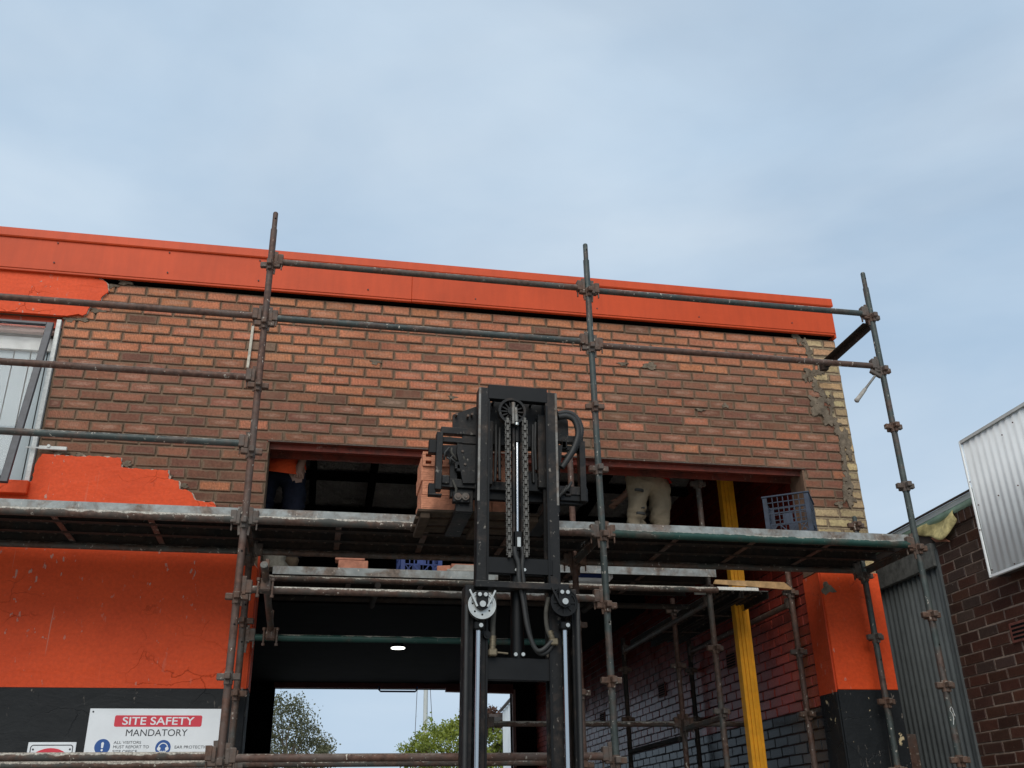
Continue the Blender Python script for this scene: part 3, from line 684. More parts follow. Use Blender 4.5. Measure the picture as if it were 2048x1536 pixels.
def rrect(mb, x0, x1, z0, z1, r, y0, y1):
    pts = []
    for (cx, cz, a0) in ((x1-r, z1-r, 0), (x0+r, z1-r, 90), (x0+r, z0+r, 180), (x1-r, z0+r, 270)):
        for k in range(6): a = radians(a0+k*18); pts.append((cx+r*cos(a), cz+r*sin(a)))
    mb.prism(pts, 1, y0, y1)
a, b = L(S(483, 205)), L(S(1655, 372)); zt = (a[1]+L(S(1660, 215))[1])/2; zb = (b[1]+L(S(472, 358))[1])/2
m1 = MB(); rrect(m1, a[0], b[0], zb, zt, .012, -.0012, -.0002); o = m1.build('red_banner', M['signr'], sg); fix_normals(o)
a, b = L(S(575, 335)), L(S(1555, 345)); h0 = L(S(900, 340))[1]; h1 = L(S(900, 232))[1]
text_mesh('SITE SAFETY', a[0], b[0], h0, h1, -.0014, 'heading', M['signw'], sg, .012)
a, b = L(S(622, 490)), L(S(1460, 497)); h0 = L(S(1000, 493))[1]; h1 = L(S(1000, 400))[1]
text_mesh('MANDATORY', a[0], b[0], h0, h1, -.0006, 'subheading', M['signk'], sg, .0)
for tx, (cx0, cx1, cy0, cy1) in {'ALL VISITORS': (458, 832, 560, 598), 'MUST REPORT TO': (450, 938, 620, 660), 'SITE OFFICE': (440, 775, 683, 722), 'EAR PROTECTION': (1290, 1790, 622, 662), 'HARD HATS': (410, 725, 848, 890), 'SAFETY SHOES': (1262, 1675, 866, 906)}.items():
    a, b = L(S(cx0, cy1)), L(S(cx1, cy1)); mid = (cx0+cx1)/2; h0, h1 = L(S(mid, cy1))[1], L(S(mid, cy0))[1]
    text_mesh(tx, a[0], b[0], h0, h1, -.0006, 'lettering', M['signk'], sg, .0)
def picto(cx, cy, kind):
    c = L(S(cx, cy)); e = empty('pictogram', (c[0], -.0008, c[1])); e.parent = sg; R = .0497
    m1 = MB(); m1.tube((0, .0006, 0), (0, -.0002, 0), R, 32); m1.build('disc', M['signb'], e)
    m1 = MB()
    if kind == 'bang':
        m1.prism([(-.006, -.008), (.006, -.008), (.009, .024), (.0, .031), (-.009, .024)], 1, -.0012, -.0004); m1.tube((0, -.0004, -.021), (0, -.0012, -.021), .007, 14)
    elif kind == 'ear':
        m1.disc((0, -.0008, .0), (0, 1, 0), .026, .032, .0008, 26); m1.tube((-.026, -.0004, -.006), (-.026, -.0014, -.006), .0115, 14); m1.tube((.026, -.0004, -.006), (.026, -.0014, -.006), .0115, 14)
        m1.prism([(-.014, -.016), (0, -.034), (.014, -.016), (0, -.024)], 1, -.0012, -.0004)
    elif kind == 'hat':
        m1.prism([(-.026, .004), (.026, .004), (.022, .022), (0, .032), (-.022, .022)], 1, -.0012, -.0004); m1.bb(-.031, .031, -.0012, -.0004, -.002, .003); m1.bb(-.013, .013, -.0012, -.0004, -.026, -.004)
    else:
        m1.prism([(-.026, -.02), (.026, -.02), (.026, -.008), (.004, .002), (.0, .024), (-.02, .024)], 1, -.0012, -.0004)
    o = m1.build('symbol', M['signw'], e); fix_normals(o)
picto(303, 640, 'bang'); picto(1132, 652, 'ear'); picto(270, 910, 'hat'); picto(1100, 925, 'shoe')
for (cx, cy) in ((182, 160),): 
    c = L(S(cx, cy)); m1 = MB(); m1.tube((c[0], .001, c[1]), (c[0], -.002, c[1]), .006, 10); m1.build('screw', M['signk'], sg)
def S2(cx, cy): return onY(cx*.0879, 1400+cy*.0879, SY)
a, b = S2(650, 960), S2(1745, 958)
sw = b.x-a.x; sg2 = thing('prohibition_sign', 'small white sign with red prohibition ring left of the safety sign', 'sign', (a.x, SY, a.z-.52))
m1 = MB(); m1.bb(0, sw, 0, .009, 0, .52, .002); m1.build('board', M['signw'], sg2)
m1 = MB(); n = 6
pts = []
for (x0_, x1_, z0_, z1_) in ((.016, sw-.016, .016, .504),):
    m1.bb(x0_+.02, x1_-.02, -.0008, -.0001, z1_-.006, z1_); m1.bb(x0_, x0_+.006, -.0008, -.0001, z0_, z1_-.02); m1.bb(x1_-.006, x1_, -.0008, -.0001, z0_, z1_-.02)
    for (cx, s_) in ((x0_+.02, -1), (x1_-.02, 1)):
        for k in range(6):
            a0, a1 = radians(k*15), radians(k*15+15)
            m1.prism([(cx+s_*.02*sin(a0), z1_-.02+.02*cos(a0)), (cx+s_*.02*sin(a1), z1_-.02+.02*cos(a1)), (cx+s_*.014*sin(a1), z1_-.02+.014*cos(a1)), (cx+s_*.014*sin(a0), z1_-.02+.014*cos(a0))], 1, -.0008, -.0001)
o = m1.build('border', M['signk'], sg2); fix_normals(o)
cr = (sw/2-.005, .318)
m1 = MB(); m1.disc((cr[0], -.0006, cr[1]), (0, 1, 0), .130, .165, .001, 48); m1.box((cr[0], -.0009, cr[1]), (.27, .001, .034), Matrix.Rotation(radians(45), 3, 'Y')); m1.build('prohibition_ring', M['signr'], sg2)
m1 = MB(); m1.tube((cr[0]+.01, -.0001, cr[1]+.085), (cr[0]+.01, -.0005, cr[1]+.085), .024, 16); m1.bb(cr[0]-.022, cr[0]+.042, -.0005, -.0001, cr[1]-.03, cr[1]+.055); m1.bb(cr[0]-.022, cr[0]+.004, -.0005, -.0001, cr[1]-.12, cr[1]-.03); m1.bb(cr[0]+.016, cr[0]+.042, -.0005, -.0001, cr[1]-.12, cr[1]-.03); m1.build('figure', M['signk'], sg2)
for xx in (.035, sw-.035): m1 = MB(); m1.tube((xx, .001, .475), (xx, -.003, .475), .006, 10); m1.build('screw', M['signk'], sg2)

# ================================================================== SCAFFOLDS
YO, YI = -.92, -.14
SX = (-.507, 1.942, 4.397)
TR = .0242
def cup(mb):
    for (dx, dy) in ((1, 0), (-1, 0), (0, 1), (0, -1)):
        c = (dx*.047, dy*.047, 0)
        mb.box(c, (.050 if dx else .036, .050 if dy else .036, .040), None, .004)
    mb.tube((0, 0, -.045), (0, 0, .032), TR+.004, 14)
    mb.box((0, -.036, -.034), (.026, .020, .030), None, .003)
cupm = MB(); cup(cupm); _o = cupm.build('coupling', M['fit']); CUP = _o.data; bpy.data.objects.remove(_o)
def standard(par, x, y, z0, z1, mat, cups, spig=True, holes=()):
    m1 = MB()
    zs = z1-.155 if spig else z1
    m1.tube((0, 0, z0), (0, 0, zs), TR, 16)
    if spig:
        m1.tube((0, 0, zs), (0, 0, z1-.008), TR*.80, 16); m1.tube((0, 0, z1-.008), (0, 0, z1), TR*.80, 16, TR*.6)
    o = m1.build('standard', mat, par); o.location = (x, y, 0)
    for z in cups:
        c = bpy.data.objects.new('coupling', CUP); col.objects.link(c); c.parent = o; c.location = (0, 0, z); c.rotation_euler = (0, 0, random.uniform(-.12, .12))
    hs = list(holes)+([z1-.065] if spig else [])
    if hs:
        m1 = MB()
        for z in hs: m1.tube((.004, -TR-.001 if z < z1-.16 else -TR*.8-.001, z), (.004, 0, z), .0065, 10)
        m1.build('pin_hole', M['void'], o)
    return o
def fitm():
    m1 = MB(); m1.bb(-.006, .034, -.026, .026, -.028, .058, .004); m1.bb(-.028, -.004, -.024, -.008, -.036, .052, .003); m1.bb(-.028, -.004, .008, .024, -.036, .052, .003)
    m1.prism([(-.034, -.105), (-.020, -.108), (-.006, .085), (-.036, .088)], 1, -.006, .006)
    m1.bb(.020, .030, -.02, -.006, -.075, -.03, .002); return m1
_o = fitm().build('end_fitting', M['fit']); fix_normals(_o); FIT = _o.data; bpy.data.objects.remove(_o)
def ledger(par, p, q, mat, fit=(True, True), r=TR, name='ledger'):
    p, q = Vector(p), Vector(q); d = (q-p).normalized()
    a = p+d*(.068 if fit[0] else 0); b = q-d*(.068 if fit[1] else 0)
    m1 = MB(); mid = (a+b)/2; m1.tube(a-mid, b-mid, r, 16); o = m1.build(name, mat, par); o.location = mid
    ang = atan2(d.y, d.x)
    if fit[0]: c = bpy.data.objects.new('end_fitting', FIT); col.objects.link(c); c.parent = o; c.location = a-mid-d*.012; c.rotation_euler = (0, 0, ang)
    if fit[1]: c = bpy.data.objects.new('end_fitting', FIT); col.objects.link(c); c.parent = o; c.location = b-mid+d*.012; c.rotation_euler = (0, 0, ang+pi)
    return o
CZ = [5.48-.4945*k for k in range(11)]
scf = thing('front_scaffold', 'rusty steel tube scaffold standing across the front of the orange brick building', 'scaffold')
standard(scf, SX[0], YO, 0, 5.953, M['s_rust'], CZ, True, (2.83, 3.30))
standard(scf, SX[1], YO, 0, 5.93, M['s_green'], CZ, True, (2.89,))
standard(scf, SX[2], YO, 0, 5.905, M['s_green'], [z-.012 for z in CZ], True, (2.78,))
standard(scf, SX[0], YI, 0, 3.62, M['s_mix'], [z-.0 for z in CZ if z < 3.55], False, (2.86, 3.12))
standard(scf, SX[1], YI, 0, 4.40, M['s_rust'], [z+.02 for z in CZ if z < 4.1], False, (2.88,))
standard(scf, SX[2], YI, 0, 3.98, M['s_green'], [z-.03 for z in CZ if z < 3.9]+[3.90], True, (2.80,))
standard(scf, SX[0]-2.447, YO, 0, 5.95, M['s_mix'], CZ)
standard(scf, SX[0]-2.447, YI, 0, 3.62, M['s_mix'], [z for z in CZ if z < 3.55], False)
def zat(pts): return sum(onY(x, y, YO).z for x, y in pts)/len(pts)
XA = SX[0]-2.447
for (x0, x1, pts, mat) in (
    (SX[0], SX[1], ((563, 523.4), (997.8, 563.5)), 's_mix'), (SX[0], SX[1], ((555, 636), (998, 671.5)), 's_green'),
    (SX[1], SX[2], ((1192, 580.3), (1637, 620.8)), 's_green'), (SX[1], SX[2], ((1200, 689.7), (1637.8, 725.2)), 's_rust'),
    (XA, SX[0], ((0, 593.6), (514, 631.9)), 's_rust'), (XA, SX[0], ((0, 722), (497.6, 755)), 's_rust'), (XA, SX[0], ((0, 864), (486.7, 884.8)), 's_green'),
    (SX[0], SX[1], ((498, 1177.5), (1195, 1198)), 's_crust'), (XA, SX[0], ((0, 1512.4), (410, 1513.8)), 's_crust'), (SX[0], SX[1], ((460, 1515), (1017.8, 1515)), 's_rust')):
    zz = zat(pts); ledger(scf, (x0, YO, zz), (x1, YO, zz), M[mat])
ZD = 3.60      # deck top
for (x0, x1, mat) in ((XA, SX[0], 's_crust'), (SX[0], SX[1], 's_crust'), (SX[1], SX[2], 's_deep')):
    ledger(scf, (x0, YO, ZD-.082), (x1, YO, ZD-.082), M[mat], r=.0275)
    ledger(scf, (x0, YI, ZD-.0866), (x1, YI, ZD-.0866), M['s_mix'])
for x in (XA, *SX):
    m1 = MB(); m1.bb(-.03, .03, YO+.05, YI-.05, -.004, .004); m1.bb(-.004, .004, YO+.05, YI-.05, -.05, -.004); o = m1.build('transom', M['s_mix'], scf); o.location = (x, 0, ZD-.075)
zz = onY(501, 1274.6, YI).z
ledger(scf, (SX[0], YI, zz), (SX[1], YI, zz), M['s_deep'])
ledger(scf, (XA, YI, 2.062), (SX[0], YI, 2.062), M['s_crust']); ledger(scf, (SX[0], YI, 2.062), (SX[1], YI, 2.062), M['s_crust'])
# short transom tube clamped over two ledgers near the left jamb
a = onY(529, 1140, -1.10); zf = zat(((498, 1177.5),)); xa = onY(531, 1180, YO).x; xb = onY(541, 1275, YI).x
m1 = MB(); m1.path([(xa-.01, -1.16, zf+.10), (xa, YO-.05, zf+.05), (xb, YI-.04, zz+.05), (xb+.004, YI+.12, zz+.03)], .0235, 14); tt = m1.build('clamped_tube', M['s_mix'], scf)
for (px_, yy, zc) in ((xa, YO, zf), (xb, YI, zz)):
    m1 = MB(); m1.box((px_, yy-.03, zc+.02), (.075, .06, .085), None, .01); m1.tube((px_-.045, yy-.06, zc+.045), (px_-.045, yy-.06, zc-.055), .007, 8); m1.tube((px_+.045, yy-.06, zc+.045), (px_+.045, yy-.06, zc-.055), .007, 8)
    for s_ in (-1, 1): m1.tube((px_+s_*.045, yy-.06, zc+.04), (px_+s_*.045, yy-.06, zc+.058), .014, 6); m1.tube((px_+s_*.045, yy-.06, zc-.05), (px_+s_*.045, yy-.06, zc-.066), .013, 6)
    m1.bb(px_-.013, px_+.013, yy-.075, yy-.055, zc+.04, zc+.18, .004); m1.build('clamp', M['fit'], tt)
# angle transom left projecting at the top right standard
a, b = onY(1738, 640, YO+.03), onX(1664, 716, onY(1738, 640, YO).x-.02)
m1 = MB(); d = Vector((a.x-.02, -.08, a.z-.02))-Vector((a.x-.02, YO+.05, a.z-.02))
m1.bb(a.x-.05, a.x+.012, YO+.05, -.10, a.z-.03, a.z-.022); m1.bb(a.x+.006, a.x+.012, YO+.05, -.10, a.z-.085, a.z-.03); m1.bb(a.x-.05, a.x+.012, -.14, -.09, a.z-.10, a.z-.022)
m1.build('transom', M['plank_u'], scf)
m1 = MB(); m1.path([Vector((q_.x, YO-TR-.0022, q_.z)) for q_ in (onY(1840+a_*.10156, 1365+b_*.10156, YO-TR) for a_, b_ in ((690, 665), (660, 590), (635, 510), (610, 480), (588, 510), (590, 560), (625, 600), (650, 660), (660, 740), (655, 830)))], .0016, 5); m1.build('chalk_mark', M['white'], scf)
def plank(label, x0, y0, ztop, Ln, W=.235, rz=0, group='steel planks of the scaffold decks', straps=3, galv='galv', dots=True):
    t_ = thing('steel_plank', label, 'plank', (x0, y0, ztop-.062), rz, group)
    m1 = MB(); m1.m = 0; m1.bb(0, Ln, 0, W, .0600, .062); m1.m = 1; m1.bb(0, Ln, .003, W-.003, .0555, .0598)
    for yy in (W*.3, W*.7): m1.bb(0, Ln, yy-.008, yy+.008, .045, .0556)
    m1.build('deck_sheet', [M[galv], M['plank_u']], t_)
    for yy in (0, W-.003): m1 = MB(); m1.m = 0; m1.bb(0, Ln, yy, yy+.003, .0, .0600); m1.m = 1; m1.bb(0, Ln, (.003 if yy == 0 else W-.022), (.022 if yy == 0 else W-.003), 0, .003); m1.build('side_flange', [M[galv if yy == 0 and label.startswith('front') else 'plank_u'], M['plank_u']], t_)  # all but the front flange get the dark steel, as shade between planks
    for k in range(straps):
        xx = Ln*(k+1)/(straps+1); m1 = MB(); m1.bb(xx-.02, xx+.02, .0035, W-.0035, .004, .009); m1.build('cross_strap', M['s_rust'], t_)
    if dots:
        m1 = MB(); n = int(Ln/.115)
        for r_ in range(3):
            for k in range(n):
                xx = .06+k*.115+(.05 if r_ % 2 else 0); yy = W*(.15+.35*r_)
                m1.tube((xx, yy, .0556), (xx, yy, .0475), .011, 7, .006)
        m1.build('dimple', M['fit'], t_)['kind'] = 'stuff'
    return t_
WHERE = ('front', 'middle', 'rear'); BAY = {XA: 'deck below the window', SX[0]: 'deck behind the forklift mast', SX[1]: 'deck under the faded crate'}
for x0 in (XA, SX[0], SX[1]):
    for k in range(3):
        plank('%s steel plank of the upper scaffold %s' % (WHERE[k], BAY[x0]), x0+.012, -.908+k*.2595, ZD, 2.423, W=.2575, group='planks of the upper scaffold deck')
# ---- inner scaffold in the doorway
isc = thing('inner_scaffold', 'dark steel scaffold standing inside the doorway along the painted side wall', 'scaffold')
IX0, IX1, IY = 3.262, 4.025, .42
CI = [3.47, 2.97, 2.47, 1.975, 1.48]
standard(isc, IX0, IY, 0, 4.95, M['s_mix'], CI+[onY(1389, 968, IY).z], False)
standard(isc, IX1-.015, IY, 0, 3.70, M['s_rust'], [z-.02 for z in CI], False)
xq = onY(1358, 1350, 1.4).x
standard(isc, xq, 1.4, 0, 3.6, M['s_rust'], [z+.01 for z in CI], False)
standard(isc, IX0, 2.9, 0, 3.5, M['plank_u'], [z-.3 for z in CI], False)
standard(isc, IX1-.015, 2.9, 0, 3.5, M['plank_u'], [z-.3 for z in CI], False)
xr = onY(967, 1430, 1.4).x
standard(isc, xr, 1.4, 0, 3.6, M['s_rust'], [2.50, 3.0, 2.0], False)
zz1 = onY(1200, 1448, 1.4).z
ledger(isc, (xr, 1.4, zz1), (xq, 1.4, zz1), M['s_crust'], (True, True)); ledger(isc, (xq, 1.4, zz1), (4.0, 1.4, zz1), M['s_mix'], (True, False))
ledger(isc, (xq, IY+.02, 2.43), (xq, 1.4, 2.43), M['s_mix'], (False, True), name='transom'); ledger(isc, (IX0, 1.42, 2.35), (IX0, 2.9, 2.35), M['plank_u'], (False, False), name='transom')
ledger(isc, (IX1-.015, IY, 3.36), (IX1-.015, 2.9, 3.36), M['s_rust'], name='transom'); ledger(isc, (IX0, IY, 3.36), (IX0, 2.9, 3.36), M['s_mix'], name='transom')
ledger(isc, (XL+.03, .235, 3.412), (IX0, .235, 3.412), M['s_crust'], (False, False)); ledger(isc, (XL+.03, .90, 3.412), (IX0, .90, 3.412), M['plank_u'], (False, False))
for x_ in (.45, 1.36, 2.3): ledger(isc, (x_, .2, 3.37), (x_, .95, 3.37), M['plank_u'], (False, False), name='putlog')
for k in range(3):
    plank('%s plank of the lower deck inside the doorway left of the mast' % WHERE[k], XL+.10, .205+k*.248, 3.50, 1.75, group='planks of the lower deck inside the doorway', straps=2)
    plank('%s plank of the lower deck inside the doorway right of the mast' % WHERE[k], 1.38, .205+k*.248, 3.578, 1.87, group='planks of the lower deck inside the doorway', straps=2)
for k in range(2):
    p_ = plank('%s plank of the inner deck running back along the painted wall' % ('left-hand' if k == 0 else 'right-hand'), IX0+.31+k*.26, IY+.06, 3.475, 2.4, group='planks running back along the side wall', straps=2, rz=pi/2)
q0, q1 = onY(1424, 1168, IY-.02), onY(1582, 1182, IY-.02)
tb = MB(); tb.prism([(0, 0), (.02, .035), (q1.x-q0.x-.07, .030), (q1.x-q0.x, -.028), (q1.x-q0.x-.02, -.034)], 1, 0, .018); o = tb.build('toe_board', M['toe']); fix_normals(o); o.location = (q0.x, IY-.055, q0.z-.005); tag(o, 'tan timber toe board across the end of the inner scaffold deck', 'board')
tb = MB(); tb.bb(0, .52, 0, .20, 0, .03, .004); o = tb.build('white_board', M['whitewood']); o.location = (q0.x-.05, IY+.08, 3.477); tag(o, 'white splattered board lying behind the tan toe board', 'board')
# ---- bundle of yellow timber
q = onY(1450, 945, 1.0); yb = thing('yellow_timber_bundle', 'bundle of bright yellow timber boards standing upright in the doorway', 'timber', (3.742, 1.0, 0))
for k in range(4): m1 = MB(); dz = random.uniform(-.03, .03); m1.bb(k*.0335, k*.0335+.0315, random.uniform(-.004, .004), .09, 0, 4.98+dz, .003); m1.build('board', M['lvl'], yb)

# ================================================================== FORKLIFT
YM = -1.72; TH = .018
fx = onY(1036, 1200, YM).x; fz = 3.2
base = Vector((fx-TH*fz, YM, 0))
fk = thing('forklift', 'black forklift mast raised in front of the scaffold holding up a pack of bricks', 'forklift', base); fk.rotation_euler = (0, TH, 0)
RI = Matrix.Rotation(-TH, 3, 'Y')
def ml(px, py, dy=0.0): return RI @ (onY(px, py, YM+dy)-base)     # local x, dy, z
def mbox(name, mat, px0, px1, py0, py1, dy, th, bev=.003, par=None, extra=None):
    c = ml((px0+px1)/2, (py0+py1)/2, dy); a = ml(px0, (py0+py1)/2, dy); b = ml(px1, (py0+py1)/2, dy); u = ml((px0+px1)/2, py0, dy); v = ml((px0+px1)/2, py1, dy)
    m1 = MB(); m1.bb(a.x, b.x, dy, dy+th, v.z, u.z, bev); return m1.build(name, mat, par or fk)
# inner mast channels
zt = ml(965, 774).z
xl0, xl1, xr0, xr1 = ml(956.5, 900).x, ml(979, 900).x, ml(1092, 900).x, ml(1115.5, 900).x
zlow = .25
for (a, b, s_) in ((xl0, xl1, 1), (xr0, xr1, -1)):
    m1 = MB(); w_ = .014
    m1.bb(a, b, 0, .016, zlow, zt, .003); m1.bb(a, b, .095, .111, zlow, zt, .003)
    if s_ > 0: m1.bb(a, a+w_, .016, .095, zlow, zt)
    else: m1.bb(b-w_, b, .016, .095, zlow, zt)
    o = m1.build('inner_channel', M['fl2'], fk)
    m1 = MB(); m1.bb(a-.001 if s_ > 0 else b-.013, a+.013 if s_ > 0 else b+.001, -.0012, .004, 3.45, zt-.004); m1.build('worn_edge', M['wear'], o)
    m1 = MB(); m1.bb((b-.012 if s_ > 0 else a), (b if s_ > 0 else a+.012), -.010, 0, zlow, zt-.10); m1.build('guide_strip', M['fl'], o)
mbox('crossbar', M['fl'], 977, 1094, 773, 801, -.004, .05)
mbox('crossbar', M['fl'], 973, 1106, 1116, 1148, -.006, .05)
mbox('crossbar', M['fl'], 971, 1119, 1316, 1361, .004, .05)
# outer mast
zo = ml(940, 1172).z
for (a, b) in ((926, 944), (1147, 1158)):
    x0, x1 = ml(a, 1400, -.02).x, ml(b, 1400, -.02).x
    m1 = MB(); m1.bb(x0, x1, -.03, -.012, 0, zo, .003); m1.bb(x0, x1, .10, .118, 0, zo, .003); m1.bb(x0 if a < 1000 else x1-.02, x0+.02 if a < 1000 else x1, -.012, .10, 0, zo); m1.build('outer_channel', M['fl2'], fk)
    m1 = MB(); m1.bb((x0+x1)/2-.004, (x0+x1)/2+.004, -.034, -.03, 0, zo-.05); m1.build('guide_strip', M['fl'], fk)
mbox('top_bracket', M['fl2'], 951, 1138, 1164, 1177, -.075, .09)
for (a, b) in ((949, 961), (1127, 1139)):   # free-lift rods
    x = (ml(a, 1400, -.05).x+ml(b, 1400, -.05).x)/2; zc = ml(a, 1255, -.05).z
    m1 = MB(); m1.tube((x, -.05, .2), (x, -.05, zc-.01), .0165, 20); m1.build('lift_rod', M['chrome'], fk)
    m1 = MB(); m1.bb(x-.030, x+.030, -.085, -.015, zc-.015, zc+.03, .006); o = m1.build('rod_cap', M['fl'], fk)
    m1 = MB(); m1.tube((x+.008, -.085, zc+.006), (x+.008, -.097, zc+.006), .012, 12); m1.build('bolt', M['zinc'], o)
# sheaves
for (cx, cy, kind) in ((963, 1211, 0), (1127, 1206, 1)):
    c = ml(cx, cy, -.09); sv = empty('sheave', (c.x, -.09, c.z)); sv.parent = fk
    R = .081
    m1 = MB()
    m1.disc((0, 0, 0), (0, 1, 0), R*.80, R, .034, 36); m1.disc((0, .0, 0), (0, 1, 0), 0, R*.82, .016, 32); m1.disc((0, -.012, 0), (0, 1, 0), R*.93, R, .020, 36)
    m1.build('wheel', M['zinc'] if kind == 0 else M['fl'], sv)
    if kind == 0:
        m1 = MB()
        for k in range(7): a = k*2*pi/7+.3; m1.tube((R*.66*cos(a), -.0085, R*.66*sin(a)), (R*.66*cos(a), 0, R*.66*sin(a)), .006, 8)
        m1.build('wheel_hole', M['void'], sv)
    else:
        m1 = MB()
        for k in range(8): a = k*pi/4; m1.box((R*.55*cos(a), -.011, R*.55*sin(a)), (.055, .010, .010), Matrix.Rotation(-a, 3, 'Y'))
        m1.build('spoke', M['fl'], sv)
    m1 = MB(); m1.prism([(-.036, .078), (.036, .078), (.032, -.018), (0, -.034), (-.032, -.018)], 1, -.034, -.022); o = m1.build('bracket_plate', M['fl'], sv); fix_normals(o)
    m1 = MB(); m1.tube((0, -.034, 0), (0, -.050, 0), .018, 14); m1.build('bolt', M['zinc'], sv)
    for dx in (-.017, .017): m1 = MB(); m1.tube((dx, -.034, .055), (dx, -.046, .055), .0115, 12); m1.build('bolt', M['zinc'], sv)
    m1 = MB()
    for s_ in (-1, 1):
        if kind == 1 and s_ > 0: continue
        m1.box((s_*.052, -.028, .035), (.010, .016, .105), Matrix.Rotation(s_*.45, 3, 'Y'))
    m1.build('chain_guard', M['zinc'] if kind == 0 else M['fl2'], sv)
    # hoses that run over the sheave
    m1 = MB()
    for s_ in ((-1,) if kind == 0 else (1,)): m1.tube((s_*(R+.004), .0, 0), (s_*(R+.004)-.012*s_, .0, -c.z+.4), .0125, 10)
    m1.build('hose', M['rubber'], sv)
# centre cylinder
cx = ml(1035, 1240, .04)
m1 = MB(); x = ml(1035, 1240, .04).x; m1.tube((x, .05, ml(1035, 1316).z), (x, .05, ml(1035, 1095).z), .040, 24); cy = m1.build('lift_cylinder', M['fl'], fk)
m1 = MB(); xa = ml(1034, 960, .04).x; m1.tube((xa, .03, ml(1034, 1070).z), (xa, .03, ml(1034, 878).z), .0165, 20); m1.build('cylinder_rod', M['chrome'], cy)
m1 = MB(); m1.tube((xa, .03, ml(1034, 882).z), (xa, .03, ml(1034, 830).z), .026, 18); m1.build('cylinder_head', M['fl'], cy)
m1 = MB(); m1.bb(xa-.035, xa+.03, .0, .02, ml(1034, 1100).z, ml(1034, 1062).z, .004); m1.build('hose_plate', M['fl'], cy)
for px_ in (1031, 1046):
    q = ml(px_, 1309, -.0); m1 = MB(); m1.tube((q.x, .004, q.z), (q.x, -.01, q.z), .011, 10); m1.build('bolt', M['zinc'], cy)
m1 = MB(); q = ml(1037, 1085, 0)
m1.bb(q.x-.012, q.x+.012, -.018, -.008, q.z-.032, q.z+.03, .002); o = m1.build('hose_clip', M['zinc'], fk)
for px_ in (1032, 1048): q = ml(px_, 1141, 0); m1 = MB(); m1.tube((q.x, -.02, q.z), (q.x, -.006, q.z), .010, 10); m1.build('bolt', M['zinc'], fk)
# support bars beside the rod
for px_, a, b in ((1026.5, 835, 1100), (1043.5, 835, 1095)):
    m1 = MB(); q = ml(px_, 950, .02); m1.bb(q.x-.010, q.x+.010, .0, .03, ml(px_, b).z, ml(px_, a).z, .004); m1.build('guide_bar', M['fl2'], fk)
# hoses in the centre
def hose(pts, r, dys, mat='rubber'):
    P_ = []
    for i, (a, b) in enumerate(pts):
        q = ml(a, b, dys); P_.append(Vector((q.x, dys, q.z)))
    out = []
    for i in range(len(P_)-1):   # catmull-rom
        p0, p1, p2, p3 = P_[max(i-1, 0)], P_[i], P_[i+1], P_[min(i+2, len(P_)-1)]
        for k in range(6):
            t_ = k/6; out.append(.5*((2*p1)+(p2-p0)*t_+(2*p0-5*p1+4*p2-p3)*t_*t_+(3*p1-p0-3*p2+p3)*t_**3))
    out.append(P_[-1]); m1 = MB(); m1.path(out, r, 10); return m1.build('hose', M[mat], fk)
hose([(1029, 1094), (1031, 1110), (1037, 1130), (1038, 1160), (1046, 1200), (1052, 1240), (1059, 1270), (1071, 1298), (1085, 1300), (1104, 1282)], .014, -.03)
hose([(1044, 1094), (1046, 1110), (1044, 1135), (1047, 1165), (1050, 1210), (1056, 1250), (1064, 1284), (1078, 1306), (1094, 1304), (1106, 1288)], .014, -.012)
hose([(988, 1180), (988, 1215), (986, 1250), (986, 1275)], .015, -.02, 'hosedust')
hose([(1097, 1195), (1092, 1225), (1094, 1255), (1101, 1275)], .013, -.02, 'hosedust')
for pts in (((986, 1272), (985, 1305)), ((1099, 1262), (1107, 1284))):
    a, b = [ml(*p_, -.02) for p_ in pts]; m1 = MB(); a.y = b.y = -.02; m1.tube(a, b, .018, 12)
    for f in (.25, .55, .85): m1.tube(a+(b-a)*(f-.05), a+(b-a)*(f+.05), .021, 8)
    m1.box(b, (.05, .045, .04), None, .006); m1.build('hose_fitting', M['brass'], fk)
q = ml(985, 1304, -.02); m1 = MB(); m1.tube((q.x, -.02, q.z), (q.x+.09, -.02, q.z-.006), .006, 8); m1.build('steel_pipe', M['brass'], fk)
for px_, py_ in ((974, 1270), (1110, 1272)):
    q = ml(px_, py_, -.02); m1 = MB(); m1.tube((q.x, -.03, q.z), (q.x, .0, q.z), .022, 14); m1.tube((q.x, -.036, q.z), (q.x, -.03, q.z), .012, 6); m1.build('chain_anchor', M['fl'], fk)
# leaf chains
for px_ in (1016.5, 1051):
    m1 = MB(); x0 = ml(px_-2, 850, -.02).x; x1 = ml(px_+2, 1110, -.02).x; za, zb = ml(px_, 842, -.02).z, ml(px_, 1118, -.02).z
    n = int((za-zb)/.0255)
    for k in range(n):
        f = k/n; z = za+(zb-za)*f; x = x0+(x1-x0)*f
        if k % 2:
            for dx in (-.0135, .0135): m1.bb(x+dx-.0022, x+dx+.0022, -.033, -.012, z-.019, z+.019)
        else:
            m1.bb(x-.0075, x+.0075, -.034, -.011, z-.017, z+.017)
        m1.tube((x-.0185, -.022, z), (x+.0185, -.022, z), .0045, 6)
    m1.build('lift_chain', M['chain'], fk)
